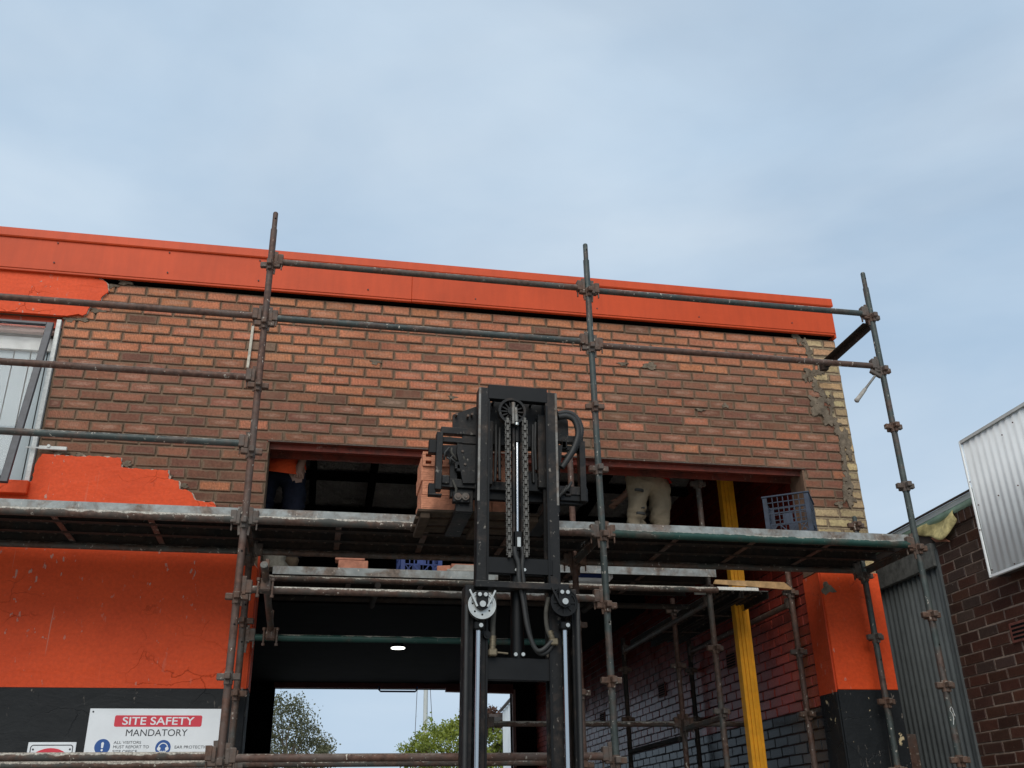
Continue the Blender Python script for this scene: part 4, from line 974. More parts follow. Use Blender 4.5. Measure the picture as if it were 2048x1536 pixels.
# top sheave between the channels
c = ml(1022, 827, .02); sv = empty('top_sheave', (c.x, .0, c.z)); sv.parent = fk
m1 = MB(); m1.disc((0, 0, 0), (0, 1, 0), .074, .090, .05, 40); m1.disc((0, 0, 0), (0, 1, 0), .0, .030, .05, 24); m1.build('wheel', M['fl2'], sv)
m1 = MB()
for k in range(14): a = k*2*pi/14; m1.box((.054*cos(a), .0, .054*sin(a)), (.052, .02, .009), Matrix.Rotation(-a, 3, 'Y'))
m1.build('spoke', M['fl2'], sv)
m1 = MB(); m1.disc((0, .02, 0), (0, 1, 0), 0, .085, .006, 30); m1.build('wheel_back', M['fl'], sv)
m1 = MB(); m1.tube((.006, -.028, .055), (.006, -.028, -.09), .013, 10, .009); m1.tube((.022, -.03, .02), (.026, -.03, -.075), .010, 10, .012); m1.build('grease_fitting', M['wear'], sv)
m1 = MB(); m1.tube((.028, -.03, -.083), (.028, -.03, -.10), .014, 6); m1.build('nut', M['zinc'], sv)
# carriage
CY = .14
def cbox(name, mat, px0, px1, py0, py1, th=.04, dy=CY, bev=.003): return mbox(name, M[mat], px0, px1, py0, py1, dy, th, bev)
def cpoly(name, mat, pts, th=.03, dy=CY):
    pp = [ml(a, b, dy) for a, b in pts]; m1 = MB(); m1.prism([(p_.x, p_.z) for p_ in pp], 1, dy, dy+th); o = m1.build(name, M[mat], fk); fix_normals(o); return o
cpoly('carriage_top_plate', 'fl2', [(906, 829), (958, 811), (1000, 800), (1094, 800), (1128, 833), (1136, 842), (1137, 873), (1092, 876), (1092, 900), (978, 900), (958, 888), (925, 886), (925, 863), (906, 861)], .03, CY+.01)
cbox('carriage_bar', 'fl2', 882, 1166, 863, 876, .05); cbox('carriage_bar', 'fl2', 884, 1166, 883, 893, .045, CY+.012)
cbox('carriage_upright', 'fl2', 872, 885, 863, 978, .07, CY-.02); cbox('carriage_upright', 'fl2', 1160, 1172, 882, 1002, .07, CY-.02)
cbox('carriage_bar', 'fl2', 882, 1174, 965, 982, .06); cbox('carriage_block', 'fl', 1120, 1176, 976, 1002, .07, CY+.01)
cbox('carriage_bar', 'fl', 900, 1166, 984, 1002, .04, CY+.03)
cbox('latch_block', 'fl', 858, 873, 879, 905, .05); cbox('latch_block', 'fl', 857, 872, 966, 988, .05); cbox('latch_block', 'fl2', 857, 884, 986, 990, .05, CY-.01)
cpoly('fork_bracket', 'fl2', [(915, 890), (954, 890), (954, 966), (926, 966), (921, 940), (914, 905)], .05, CY-.02)
cpoly('fork_bracket', 'fl2', [(1092, 890), (1125, 890), (1118, 966), (1092, 966)], .05, CY-.02)
cpoly('side_web', 'fl', [(885, 890), (916, 890), (920, 935), (922, 965), (900, 965), (900, 915), (885, 905)], .03, CY+.02)
o = cbox('bolt_block', 'fl2', 906, 940, 984, 1004, .05, CY-.012)
for px_ in (916, 931): q = ml(px_, 993, CY-.02); m1 = MB(); m1.tube((q.x, CY-.024, q.z), (q.x, CY, q.z), .024, 16); m1.tube((q.x, CY-.030, q.z), (q.x, CY-.02, q.z), .012, 8); m1.build('bolt', M['fit'], o)
for px_, py_ in ((912, 831), (935, 834), (943, 831), (1060, 812), (985, 808), (924, 905), (929, 931)):
    q = ml(px_, py_, CY); m1 = MB(); m1.tube((q.x, CY-.028, q.z), (q.x, CY+.02, q.z), .0085, 8); m1.build('bolt', M['fit'] if px_ < 950 else M['fl'], fk)
cbox('inner_upright', 'fl2', 978, 986, 842, 968, .05, .08); cbox('inner_upright', 'fl2', 1076, 1092, 830, 975, .06, .08)
cbox('inner_plate', 'fl', 986, 1078, 868, 892, .03, CY-.03); cbox('inner_plate', 'fl', 1044, 1080, 945, 982, .03, CY-.03)
# forks
for px_ in (930, 1105):
    q = ml(px_, 1000, CY); zb = ml(px_, 1022, CY).z
    m1 = MB(); m1.bb(q.x-.055, q.x+.055, CY+.02, CY+.06, zb, ml(px_, 880, CY).z, .004); m1.bb(q.x-.055, q.x+.055, CY+.06, .72, zb, zb+.038, .004); m1.build('fork', M['fl2'], fk)
rc = random.Random(11)
for k in range(9):
    px_ = rc.uniform(888, 950); py_ = rc.uniform(896, 962); q = ml(px_, py_, CY+.01); L_ = rc.uniform(.03, .12)
    m1 = MB()
    if k % 3 == 0: m1.box((q.x, CY+.01, q.z), (rc.uniform(.03, .06), .05, rc.uniform(.03, .07)), None, .004); m1.build('valve_block', M['fl2'], fk)
    else: m1.path([(q.x, CY, q.z), (q.x+rc.uniform(-.03, .03), CY-.02, q.z-L_*.5), (q.x+rc.uniform(-.05, .05), CY+.01, q.z-L_)], .008, 8); m1.build('hydraulic_pipe', M['hosedust' if k % 2 else 'rubber'], fk)
for k in range(8):
    px_ = rc.uniform(1118, 1156); py_ = rc.uniform(880, 990); q = ml(px_, py_, CY+.01); m1 = MB()
    if k % 2: m1.box((q.x, CY+.02, q.z), (rc.uniform(.03, .05), .05, rc.uniform(.03, .06)), None, .004); m1.build('valve_block', M['fl2'], fk)
    else: m1.path([(q.x, CY, q.z), (q.x-.03, CY-.03, q.z-.05), (q.x-.06, CY, q.z-.08), (q.x-.08, CY+.02, q.z-.07)], .0095, 8); m1.build('hydraulic_pipe', M['rubber'], fk)
for px_, a_, b_ in ((992, 850, 962), (1000, 856, 960), (1066, 850, 965), (1071, 845, 940)):
    q = ml(px_, a_, .10); r_ = ml(px_+rc.uniform(-3, 3), b_, .10); m1 = MB(); m1.path([(q.x, .10, q.z), ((q.x+r_.x)/2+rc.uniform(-.01, .01), .09, (q.z+r_.z)/2), (r_.x, .10, r_.z)], .010, 8); m1.build('hose', M['rubber'], fk)
# ribbed hoses on the right of the carriage
for dd, pts in ((.02, [(1113, 832), (1128, 829), (1143, 833), (1156, 848), (1160, 868), (1152, 893), (1140, 912), (1122, 936)]), (-.02, [(1114, 838), (1130, 836), (1144, 842), (1152, 858), (1153, 876), (1145, 900), (1134, 920), (1120, 940)])):
    P_ = [ml(a, b, CY+dd) for a, b in pts]; out = []
    for i in range(len(P_)-1):
        p0, p1, p2, p3 = P_[max(i-1, 0)], P_[i], P_[i+1], P_[min(i+2, len(P_)-1)]
        for k in range(10): t_ = k/10; v = .5*((2*p1)+(p2-p0)*t_+(2*p0-5*p1+4*p2-p3)*t_*t_+(3*p1-p0-3*p2+p3)*t_**3); v.y = CY+dd-.03; out.append(v)
    m1 = MB(); m1.path(out, [.0165 if k % 2 else .0205 for k in range(len(out))], 10); m1.build('ribbed_hose', M['rubber'], fk)

# ================================================================== BRICK PACK ON A PALLET
def cored_brick(mb, w_, d_, h_, holes=True, bev=.003):
    """brick on edge: cores face -Y. w_ along x (0.110), h_ along z (0.23 or 0.076)"""
    mb.box((0, 0, 0), (w_, d_, h_), None, bev)
pk = -1.43
a = onY(844, 902, pk); zbot = onY(850, 1018, pk).z
pal = thing('pallet', 'dark timber pallet under the brick pack on the forks', 'pallet', (a.x+.0, pk, zbot-.075))
for yy in (-.015, .155, .33): m1 = MB(); m1.bb(-.02, .80, yy, yy+.12, .055, .072, .003); m1.build('deck_board', M['palletw'], pal)
for xx in (.0, .36, .70): m1 = MB(); m1.bb(xx, xx+.06, .0, .46, .018, .0545, .002); m1.build('bearer', M['palletw'], pal)
def hole_brick(name, sx, sy, sz, mat):
    """brick with a grid of cores sunk into the face toward -Y (front)"""
    mb = MB(); x0, x1, z0, z1 = -sx/2, sx/2, -sz/2, sz/2; y0, y1 = -sy/2, sy/2
    nx, nz = (3, 2) if sx > sz else (2, 3)
    hw, hh = sx/(nx*2.0), sz/(nz*2.1)
    xs_ = [x0]; zs_ = [z0]
    for i in range(nx): c = x0+sx*(i+.5)/nx; xs_ += [c-hw/2, c+hw/2]
    xs_.append(x1)
    for i in range(nz): c = z0+sz*(i+.5)/nz; zs_ += [c-hh/2, c+hh/2]
    zs_.append(z1)
    for i in range(len(xs_)-1):
        for j in range(len(zs_)-1):
            A, B, Cc, Dd = (xs_[i], y0, zs_[j]), (xs_[i+1], y0, zs_[j]), (xs_[i+1], y0, zs_[j+1]), (xs_[i], y0, zs_[j+1])
            if i % 2 and j % 2:
                k_ = [(p_[0], y0+.05, p_[2]) for p_ in (A, B, Cc, Dd)]
                mb.add([A, B, Cc, Dd]+k_, [(0, 1, 5, 4)[::-1], (1, 2, 6, 5)[::-1], (2, 3, 7, 6)[::-1], (3, 0, 4, 7)[::-1], (4, 5, 6, 7)])
            else: mb.add([A, B, Cc, Dd], [(0, 1, 2, 3)])
    mb.add([(x0, y0, z0), (x1, y0, z0), (x1, y1, z0), (x0, y1, z0), (x0, y0, z1), (x1, y0, z1), (x1, y1, z1), (x0, y1, z1)], [(0, 3, 2, 1), (4, 5, 6, 7), (1, 2, 6, 5), (3, 7, 6, 2), (0, 4, 7, 3)])
    return mb
HB = hole_brick('b', .228, .076, .108, None); ob = HB.build('clay_brick', M['newbrick']); HBM = ob.data; bpy.data.objects.remove(ob)
SB = MB(); SB.box((0, 0, 0), (.228, .110, .076), None, .003); ob = SB.build('clay_brick', M['newbrick']); SBM = ob.data; bpy.data.objects.remove(ob)
EB = MB(); EB.box((0, 0, 0), (.076, .110, .228), None, .003); ob = EB.build('clay_brick', M['newbrick']); EBM = ob.data; bpy.data.objects.remove(ob)
ztop = a.z
nz = 4; hz = (ztop-zbot)/nz
CNAME = ('leftmost', 'middle', 'rightmost'); RNAME = ('bottom', 'second', 'third', 'top')
for lay in range(nz):
    for c_ in range(3):
        holes = (lay == nz-1) or (lay == 2 and c_ > 0)
        for dep in range(2):
            me = HBM if (holes and dep == 0) else SBM
            ob = bpy.data.objects.new('clay_brick', me); col.objects.link(ob)
            ob.scale = (1, 1 if me is SBM else 1, (hz-.002)/(.108 if me is HBM else .076))
            yy = pk+.045 if me is HBM else pk+.06
            ob.location = (a.x+.116+c_*.232+random.uniform(-.003, .003)+(.006 if lay % 2 else 0), yy+dep*.20+random.uniform(-.004, .004)+(.01 if me is SBM and dep == 0 else 0), zbot+hz*(lay+.5))
            if dep: ob.location.y = pk+.235; ob.scale.y = 2.0
            tag(ob, '%s clay brick in the %s %s row of the pack on the forks' % (CNAME[c_], 'front' if dep == 0 else 'rear', RNAME[lay]), 'brick', 'new bricks in the pack on the forks')

# ================================================================== LOOSE THINGS ON THE DECKS
def loose(label, x, y, z, rz, mat='pinkbrick', sc_=(1, 1, 1)):
    m1 = MB(); m1.box((0, 0, 0), (.23, .11, .076), None, .004); o = m1.build('clay_brick', M[mat]); o.location = (x, y, z+.038); o.rotation_euler = (0, 0, rz); tag(o, label, 'brick', 'loose bricks on the lower deck'); return o
q = onY(706, 1130, .30); loose('lower of two bricks stacked on the lower deck left of the blue crate', q.x, .32, 3.501, .02)
q2 = onY(698, 1112, .30); loose('upper of two bricks stacked on the lower deck left of the blue crate', q2.x+.01, .32, 3.578, -.03)
q = onY(893, 1130, .4); loose('single brick lying between the blue crate and the mortar board', q.x, .45, 3.501, 1.3)
q = onY(925, 1115, .5); loose('brick standing behind the mortar board beside the forklift mast', q.x+.02, .62, 3.501, .05); loose('brick lying on top of the brick behind the mortar board', q.x+.03, .62, 3.578, .0)
q = onY(925, 1128, .27); mbd = thing('mortar_board', 'grey board of mortar lying on the lower deck beside the mast', 'board', (q.x, .31, 3.5005))
m1 = MB(); m1.bb(-.13, .25, -.10, .10, 0, .018, .003); m1.build('board', M['cement'], mbd)
m1 = MB(); m1.prism([(-.11, .0182), (.24, .0182), (.22, .055), (-.06, .06)], 1, -.08, .08); o = m1.build('mortar', M['cement'], mbd); fix_normals(o)
# canvas lump
q = onY(538, 1125, .3); m1 = MB(); n = 14; rings = []
prof = [(.0, .075), (.03, .085), (.07, .078), (.105, .085), (.14, .070), (.165, .035), (.172, .004)]
vs_ = []
for (h_, r_) in prof:
    for k in range(n): aa = 2*pi*k/n; rr = r_*(1+.10*sin(3*aa+h_*20)+.06*sin(5*aa)); vs_.append((rr*cos(aa)*1.15+.03*(h_ < .04)*(cos(aa) > .3), rr*sin(aa), h_))
m1.add(vs_, [(j*n+k, j*n+(k+1) % n, (j+1)*n+(k+1) % n, (j+1)*n+k) for j in range(len(prof)-1) for k in range(n)], True); m1.add(vs_[-n:], [list(range(n))]); m1.add(vs_[:n], [list(range(n))[::-1]])
o = m1.build('canvas_bag', M['sack']); o.location = (q.x+.02, .33, 3.501); tag(o, 'lumpy grey canvas bag on the left end of the lower deck', 'bag')
m1 = MB(); m1.box((0, 0, .05), (.34, .24, .10), None, .035); o = m1.build('cement_bag', M['signw']); q = onY(1180, 1131, .5); o.location = (q.x, .50, 3.501); tag(o, 'blue and white cement bag on the lower deck right of the mast', 'bag')
m2 = MB(); m2.bb(-.15, .06, -.1215, -.1205, .02, .085); m2.build('blue_print', M['crate_b'], o)
# crates
def crate(label, loc, rz, mat, s=1.0):
    t_ = thing('milk_crate', label, 'crate', loc, rz, None); W, H = .33*s, .30*s; h = W/2
    for nm, sx, sy in (('corner_post', -1, -1), ('corner_post', 1, -1), ('corner_post', 1, 1), ('corner_post', -1, 1)):
        m1 = MB(); m1.bb(sx*h, sx*(h-.035), sy*h, sy*(h-.006), 0, H-.012, .002); m1.bb(sx*h, sx*(h-.006), sy*(h-.0061), sy*(h-.035), 0, H-.012, .002); m1.build(nm, mat, t_)
    m1 = MB()
    for (a_, b_, c_, d_) in ((-h-.006, h+.006, -h-.006, -h+.008), (-h-.006, h+.006, h-.008, h+.006), (-h-.006, -h+.008, -h+.008, h-.008), (h-.008, h+.006, -h+.008, h-.008)): m1.bb(a_, b_, c_, d_, H-.012, H, .002)
    m1.build('rim', mat, t_)
    m1 = MB()
    for (a_, b_, c_, d_) in ((-h, h, -h, -h+.01), (-h, h, h-.01, h), (-h, -h+.01, -h+.01, h-.01), (h-.01, h, -h+.01, h-.01)): m1.bb(a_+.004, b_-.004, c_+.004 if c_ == -h else c_, d_-.004 if d_ == h else d_, -.0, .018)
    for k in range(7): xx = -h+.03+k*(W-.06)/6; m1.bb(xx-.004, xx+.004, -h+.012, h-.012, .002, .010); m1.bb(-h+.012, h-.012, xx-.004, xx+.004, .0101, .016)
    m1.build('base_grid', mat, t_)
    for f in range(4):
        e = Matrix.Rotation(f*pi/2, 3, 'Z'); m1 = MB()
        def bar(p_, q_, wd=.007): 
            P_, Q_ = e @ Vector((p_[0], -h+.004, p_[1])), e @ Vector((q_[0], -h+.004, q_[1])); d = (Q_-P_); L_ = d.length
            rot = Matrix((d.normalized(), (e @ Vector((0, 1, 0))), d.normalized().cross(e @ Vector((0, 1, 0))))).transposed(); m1.box((P_+Q_)/2, (L_, .006, wd), rot)
        i_ = h-.034
        for zz_ in (H*.27, H*.55): bar((-i_, zz_), (i_, zz_), .009)
        for zz_ in (H*.68, H*.82): bar((-i_, zz_), (i_, zz_), .006)
        for k in range(1, 7): xx = -i_+2*i_*k/7; bar((xx, H*.27), (xx, H-.013), .006)
        for (a_, b_) in ((-1, -.55), (-.05, -.5), (.05, .5), (1, .55)): bar((a_*i_, .018), (b_*i_, H*.27), .007)
        bar((-i_, H*.27), (-i_*.62, .02), .007); bar((i_, H*.27), (i_*.62, .02), .007)
        m1.build('side_lattice', mat, t_)
        if f in (0, 2): m1 = MB(); P_ = e @ Vector((0, -h+.0075, H*.41)); m1.box(P_, (.07, .003, H*.26)); m1.build('name_panel', mat, t_)
        else: m1 = MB(); P_ = e @ Vector((0, -h+.0075, H*.41)); m1.box(P_, (.003, .07, H*.26)); m1.build('name_panel', mat, t_)
    return t_
ra = radians(-34); nc = Vector((3.575, -.90, ZD)); cc = nc+Vector((-cos(-ra)*.165+sin(-ra)*.165*1, sin(-ra)*.165+cos(-ra)*.165, 0))
crate('faded blue milk crate standing on the right end of the upper deck', (cc.x, cc.y, ZD+.0005), ra, M['crate_g'], 1.04)
q = onY(842, 1130, .35); crate('bright blue milk crate on the lower deck under the upper planks', (q.x, .52, 3.5005), .03, M['crate_b'], 1.02)
# hammer hung on the right standard
a, b = onY(1750, 752, YO-.03), onY(1712, 803, YO-.03)
hm = thing('hammer', 'scaffold hammer with grey grip hanging from the right standard', 'hammer', a); d = b-a
m1 = MB(); m1.path([d*0, d*.35, d*.55], [.010, .010, .012], 10); m1.build('shaft', M['wear'], hm)
m1 = MB(); m1.path([d*.52, d*.7, d*.9, d*.97, d*1.0], [.015, .017, .018, .021, .012], 12); m1.build('grip', M['cement'], hm)
m1 = MB(); m1.box((.01, 0, .02), (.10, .03, .032), Matrix.Rotation(.5, 3, 'Y'), .005); m1.build('head', M['fit'], hm)
a, b = onY(506, 650, -.03), onY(495, 735, -.03)
m1 = MB(); m1.box((0, 0, 0), (.022, .018, (a-b).length), None, .003); o = m1.build('timber_strip', M['woodpale']); o.location = (a+b)/2; o.location.y = -.018; o.rotation_euler = (0, .02, 0); tag(o, 'thin pale timber strip fixed on the bricks beside the left standard', 'strip')
m1 = MB(); m1.box((0, 0, .5), (.10, .0, .0), None) if False else m1.bb(-.05, .05, -.02, .03, 0, 2.32, .004); o = m1.build('steel_post', M['s_rust']); q = onX(1835, 1536, 5.1); o.location = (q.x-.02, q.y, 0); tag(o, 'short dark steel post standing against the grey corrugated wall', 'post')

# ================================================================== PEOPLE
def skin_body(name, verts, edges, radii, root, zones, mats, parent):
    me = bpy.data.meshes.new(name); me.from_pydata(verts, edges, []); ob = bpy.data.objects.new(name, me); col.objects.link(ob)
    ob.modifiers.new('s', 'SKIN'); sv = me.skin_vertices[0].data
    for i, r in enumerate(radii): sv[i].radius = r if isinstance(r, tuple) else (r, r)
    for i in range(len(verts)): sv[i].use_root = (i == root)
    ss = ob.modifiers.new('u', 'SUBSURF'); ss.levels = 3; ss.render_levels = 3
    bpy.context.view_layer.update(); m2 = bpy.data.meshes.new_from_object(ob.evaluated_get(bpy.context.evaluated_depsgraph_get()))
    bpy.data.objects.remove(ob); o = bpy.data.objects.new(name, m2); col.objects.link(o); o.parent = parent
    m2.materials.clear()
    for m_ in mats: m2.materials.append(m_)
    for p_ in m2.polygons: p_.use_smooth = True; p_.material_index = zones(p_.center)
    cloth = set(v for p_ in m2.polygons if p_.material_index in (0, 1) for v in p_.vertices)
    nrm = [v.normal.copy() for v in m2.vertices]
    for i in cloth:
        v = m2.vertices[i]; c = v.co
        kn = math.exp(-((c.z-.47)/.16)**2)+.9*math.exp(-((c.z-.17)/.10)**2)+.55*math.exp(-((c.z-.82)/.08)**2)
        w_ = mnoise.noise(Vector((c.x*7, c.y*7, c.z*34+3*mnoise.noise(c*6))))
        f_ = mnoise.noise(Vector((c.x*9+5, c.y*9, c.z*5)))
        v.co = c+nrm[i]*(.036*kn*w_+.018*f_+.006*mnoise.noise(c*40))
    return o
def person(label, loc, rz, pants, shirt, lean, arm_targets, cat='person', hem=.98, sleeve=None):
    t_ = thing('person', label, cat, loc, rz)
    V = []; E_ = []; Rr = []
    def add(p_, r_, par=None): V.append(tuple(p_)); Rr.append(r_); i = len(V)-1; (E_.append((par, i)) if par is not None else None); return i
    hipz = .93
    pel = add((0, 0, hipz), (.185, .155))
    sp = []; L1 = Vector((lean[0], lean[1], lean[2])).normalized()
    w1 = add(Vector((0, 0, hipz+.05))+L1*.10, (.165, .125), pel); w2 = add(Vector((0, 0, hipz+.05))+L1*.30, (.165, .115), w1); w3 = add(Vector((0, 0, hipz+.05))+L1*.47, (.150, .10), w2)
    nk = add(Vector((0, 0, hipz+.05))+L1*.57, .056, w3); hd = Vector((0, 0, hipz+.05))+L1*.66
    h1 = add(hd, (.078, .088), nk); h2 = add(hd+L1*.13, (.080, .092), h1)
    for s_ in (-1, 1):
        hp = add((s_*.112, -.02, hipz-.11), (.104, .120), pel); kn = add((s_*.135, .035, .50), (.082, .086), hp); cf = add((s_*.138, -.015, .33), (.088, .092), kn); an = add((s_*.140, -.02, .11), (.075, .08), cf); ft = add((s_*.14, .02, .04), (.048, .042), an); toe = add((s_*.15, .19, .035), (.045, .034), ft)
        tg = arm_targets[0 if s_ < 0 else 1]
        sh = add(Vector((s_*.175, 0, hipz+.05))+L1*.46, .068, w3); el = add(tg[0], .050, sh); wr = add(tg[1], .032, el); dirh = (Vector(tg[1])-Vector(tg[0])).normalized()
        pm = add(Vector(tg[1])+dirh*.075, (.040, .020), wr); sidev = dirh.orthogonal().normalized(); sidev = Vector((1, 0, 0)) - dirh*dirh.x; sidev.normalize()
        for k in range(4):
            b_ = Vector(tg[1])+dirh*.095+sidev*(-.030+.020*k); f1 = add(b_+dirh*.03+Vector((0, .008, 0)), .0095, pm); f2 = add(b_+dirh*(.060-.006*abs(k-1.3))+Vector((0, .022, 0)), .0085, f1)
        th = add(Vector(tg[1])+dirh*.05-sidev*s_*.045+Vector((0, .015, 0)), .010, pm); th2 = add(Vector(tg[1])+dirh*.085-sidev*s_*.055+Vector((0, .03, 0)), .009, th)
    nkp = Vector((0, 0, hipz+.05))+L1*.55
    elb = [Vector(a_[0]) for a_ in arm_targets]; wrs = [Vector(a_[1]) for a_ in arm_targets]
    def zone(c):
        for a_, b_ in zip(elb, wrs):
            d_ = (b_-a_); f = (c-a_).dot(d_)/d_.length_squared
            if f > .15 and (c-(a_+d_*min(f, 1.6))).length < .065 and (f > .25): return 5 if f < .85 else 2
        if (c-nkp).dot(L1) > .0: return 4 if ((c-nkp).dot(L1) > .14 and c.y < hd.y+L1.y*.1+.0) or (c-nkp).dot(L1) > .235 else 2
        if c.z > hem-.0 + .15*L1.z*0: return 1
        if c.z < .13: return 3
        return 0
    body = skin_body('body', V, E_, Rr, 0, zone, [pants, shirt, M['skin'], M['boot'], M['hair'], sleeve or M['skin']], t_)
    hc = Vector((0, 0, hipz+.05))+L1*.73; fwv = Vector((0, 1, 0)); fwv = (fwv-L1*fwv.dot(L1)).normalized(); rtv = L1.cross(fwv)*-1
    m1 = MB(); m1.path([hc+fwv*.085+L1*.03, hc+fwv*.112-L1*.01, hc+fwv*.09-L1*.02], [.008, .014, .008], 8); m1.build('nose', M['skin'], t_)
    for s_ in (-1, 1):
        m1 = MB(); m1.tube(hc+rtv*s_*.082-L1*.02, hc+rtv*s_*.094+L1*.01, .022, 8, .012); m1.build('ear', M['skin'], t_)
        m1 = MB(); m1.tube(hc+rtv*s_*.033+fwv*.082+L1*.025, hc+rtv*s_*.033+fwv*.092+L1*.025, .011, 10); m1.build('eye', M['signk'], t_)
    m1 = MB(); m1.box(hc+fwv*.086-L1*.052, (.045, .012, .010)); m1.build('mouth', M['hired'], t_)
    # hem of the shirt hangs over the belt
    m1 = MB(); n = 28; A = []
    for j, (h_, rx, ry) in enumerate(((hem-.055, .195, .165), (hem+.02, .190, .160), (hem+.10, .182, .148))):
        off = L1*(h_-hipz)/max(L1.z, .3)*.55; 
        for k in range(n): aa = 2*pi*k/n; A.append((rx*cos(aa)*(1+.04*sin(5*aa))+off.x, ry*sin(aa)*(1+.05*sin(4*aa+1))+off.y, h_+(.02*sin(2*aa+.8) if j == 0 else 0)))
    m1.add(A, [(j*n+k, j*n+(k+1) % n, (j+1)*n+(k+1) % n, (j+1)*n+k) for j in range(2) for k in range(n)], True); m1.build('shirt_hem', shirt, t_)
    return t_
pr = person('worker in khaki trousers with dark trim and red shirt, bending over inside the doorway', (2.83, .53, 3.5785), radians(18), M['khaki'], M['hired'], (-.12, .62, .62), [((-.33, .20, 1.16), (-.23, -.02, 1.02)), ((.30, .45, 1.10), (.20, .66, .95))], hem=.90)
for (a_, b_, c_, d_, e_) in ((-.15, -.02, .865, .022, -.155), (-.225, -.14, .725, .020, -.112), (-.215, -.13, .52, .020, -.098), (-.165, -.14, .57, .010, -.108)):
    m1 = MB(); n = 8; A = []
    for k in range(n+1):
        f = k/n; xx = a_+(b_-a_)*f; yy = e_-.008-.012*sin(pi*f)
        A += [(xx, yy, c_-d_/2), (xx, yy, c_+d_/2), (xx, yy+.02, c_+d_/2), (xx, yy+.02, c_-d_/2)]
    m1.add(A, [(k*4+i, k*4+(i+1) % 4, k*4+4+(i+1) % 4, k*4+4+i) for k in range(n) for i in range(4)]+[(0, 1, 2, 3), (n*4, n*4+3, n*4+2, n*4+1)]); o = m1.build('pocket_trim', M['darkstrip'], pr); fix_normals(o)
person('worker in navy trousers and bright orange shirt at the left end of the opening', (-.37, .50, 3.5005), radians(-8), M['navy'], M['hivis'], (.1, .45, .8), [((-.30, .18, 1.2), (-.24, .28, .98)), ((.215, -.06, 1.13), (.185, -.10, .92))], hem=.86, sleeve=M['maroon'])

# ================================================================== NEIGHBOURING BUILDING
XN = 5.30; YN0, YN1 = -4.5, .13
nb = thing('brown_brick_building', 'dark brown brick building with white mortar lines at the right edge', 'building')
m1 = MB(); m1.bb(XN+.006, XN+.24, YN0, YN1, 0, 3.92); nwall = m1.build('side_wall', M['nmortar'], nb)
sp3 = []; z = .9; k = 0
while z < 3.86:
    y = YN0+(.12 if k % 2 else 0)
    while y < YN1:
        a_, b_ = y, min(y+.231, YN1-.001); y += .24
        if b_-a_ < .03: continue
        base_ = random.choice([(.072, .028, .019), (.080, .032, .021), (.060, .026, .019), (.066, .030, .022)])
        if a_ > -.55 and z > 2.7 and random.random() < .5: base_ = (.070, .044, .036)
        sp3.append((a_, b_, z, z+.0775, XN, .02, vary(base_, .18), 0))
    z += .0862; k += 1
emit_bricks(sp3, 'brick', M['nbrick'], nwall, 300, 'brickwork', 'y')
y = -3.0
while y < -.14:
    m1 = MB(); m1.ct = vary((.062, .030, .022), .2); m1.useattr = True; m1.box((0, 0, 0), (.11, .075, .12), None, .004); o = m1.build('soldier_brick', M['nbrick'], nwall); o.location = (XN+.03, y, 3.975); y += .086
for (py_, pz_) in ((2040, 1262),):
    q = onX(2042, 1262, XN); v = empty('wall_vent', q); v.parent = nb
    m1 = MB(); m1.bb(-.012, .004, -.11, .11, -.075, .075, .003); m1.build('vent_frame', M['terra'], v)
    for k in range(4): m1 = MB(); m1.bb(-.0135, -.010, -.085, .085, -.055+k*.031, -.038+k*.031); m1.build('vent_slot', M['void'], v)
def corr(mb, axis, t0, t1, base_, z0, z1, pitch, amp, th=.002, sgn=-1, n_per=8):
    """corrugated sheet: runs along axis t (y or x), depth along the other axis"""
    n = int((t1-t0)/pitch*n_per); A = []
    for i in range(n+1):
        t_ = t0+(t1-t0)*i/n; d = base_+amp*cos(2*pi*(t_-t0)/pitch)
        for (dd, zz) in ((0, z0), (0, z1), (th, z0), (th, z1)): A.append((d+dd, t_, zz) if axis == 'y' else (t_, d+dd, zz))
    F_ = []
    for i in range(n):
        b_ = i*4; c_ = b_+4; F_ += [(b_, c_, c_+1, b_+1), (b_+2, b_+3, c_+3, c_+2), (b_, b_+2, c_+2, c_), (b_+1, c_+1, c_+3, b_+3)]
    mb.add(A, F_, True)
m1 = MB(); corr(m1, 'y', .135, 2.6, XN-.005, 0, 3.68, .076, .009); o = m1.build('corrugated_infill', M['corr_g'], nb); fix_normals(o)
m1 = MB(); m1.bb(XN-.022, XN+.012, .118, .138, 0, 3.80); m1.build('corner_flashing', M['corr_g'], nb)
m1 = MB(); m1.bb(XN-.045, XN+.06, .14, 2.6, 3.655, 3.86, .004); m1.build('timber_beam', M['timber_g'], nb)
m1 = MB(); m1.bb(XN-.02, XN+.2, .14, 2.6, 3.862, 3.99); m1.build('eaves_board', M['tinbrown'], nb)
m1 = MB(); m1.tube((XN-.01, -3, 4.066), (XN-.01, 2.6, 4.012), .034, 12); m1.build('green_roll', M['gut_green'], nb)
m1 = MB(); m1.add([(XN-.06, 2.6, 4.055), (XN-.06, -3, 4.115), (XN+.5, -3, 4.30), (XN+.5, 2.6, 4.24), (XN-.06, 2.6, 4.070), (XN-.06, -3, 4.130), (XN+.5, -3, 4.315), (XN+.5, 2.6, 4.255)], [(0, 1, 2, 3), (4, 7, 6, 5), (0, 4, 5, 1), (1, 5, 6, 2), (2, 6, 7, 3), (3, 7, 4, 0)]); o = m1.build('roof_sheet', M['tinwhite'], nb); fix_normals(o)
m1 = MB(); m1.tube((XN-.066, 2.6, 4.080), (XN-.066, -3, 4.140), .011, 8); m1.build('roof_edge', M['tinbrown'], nb)
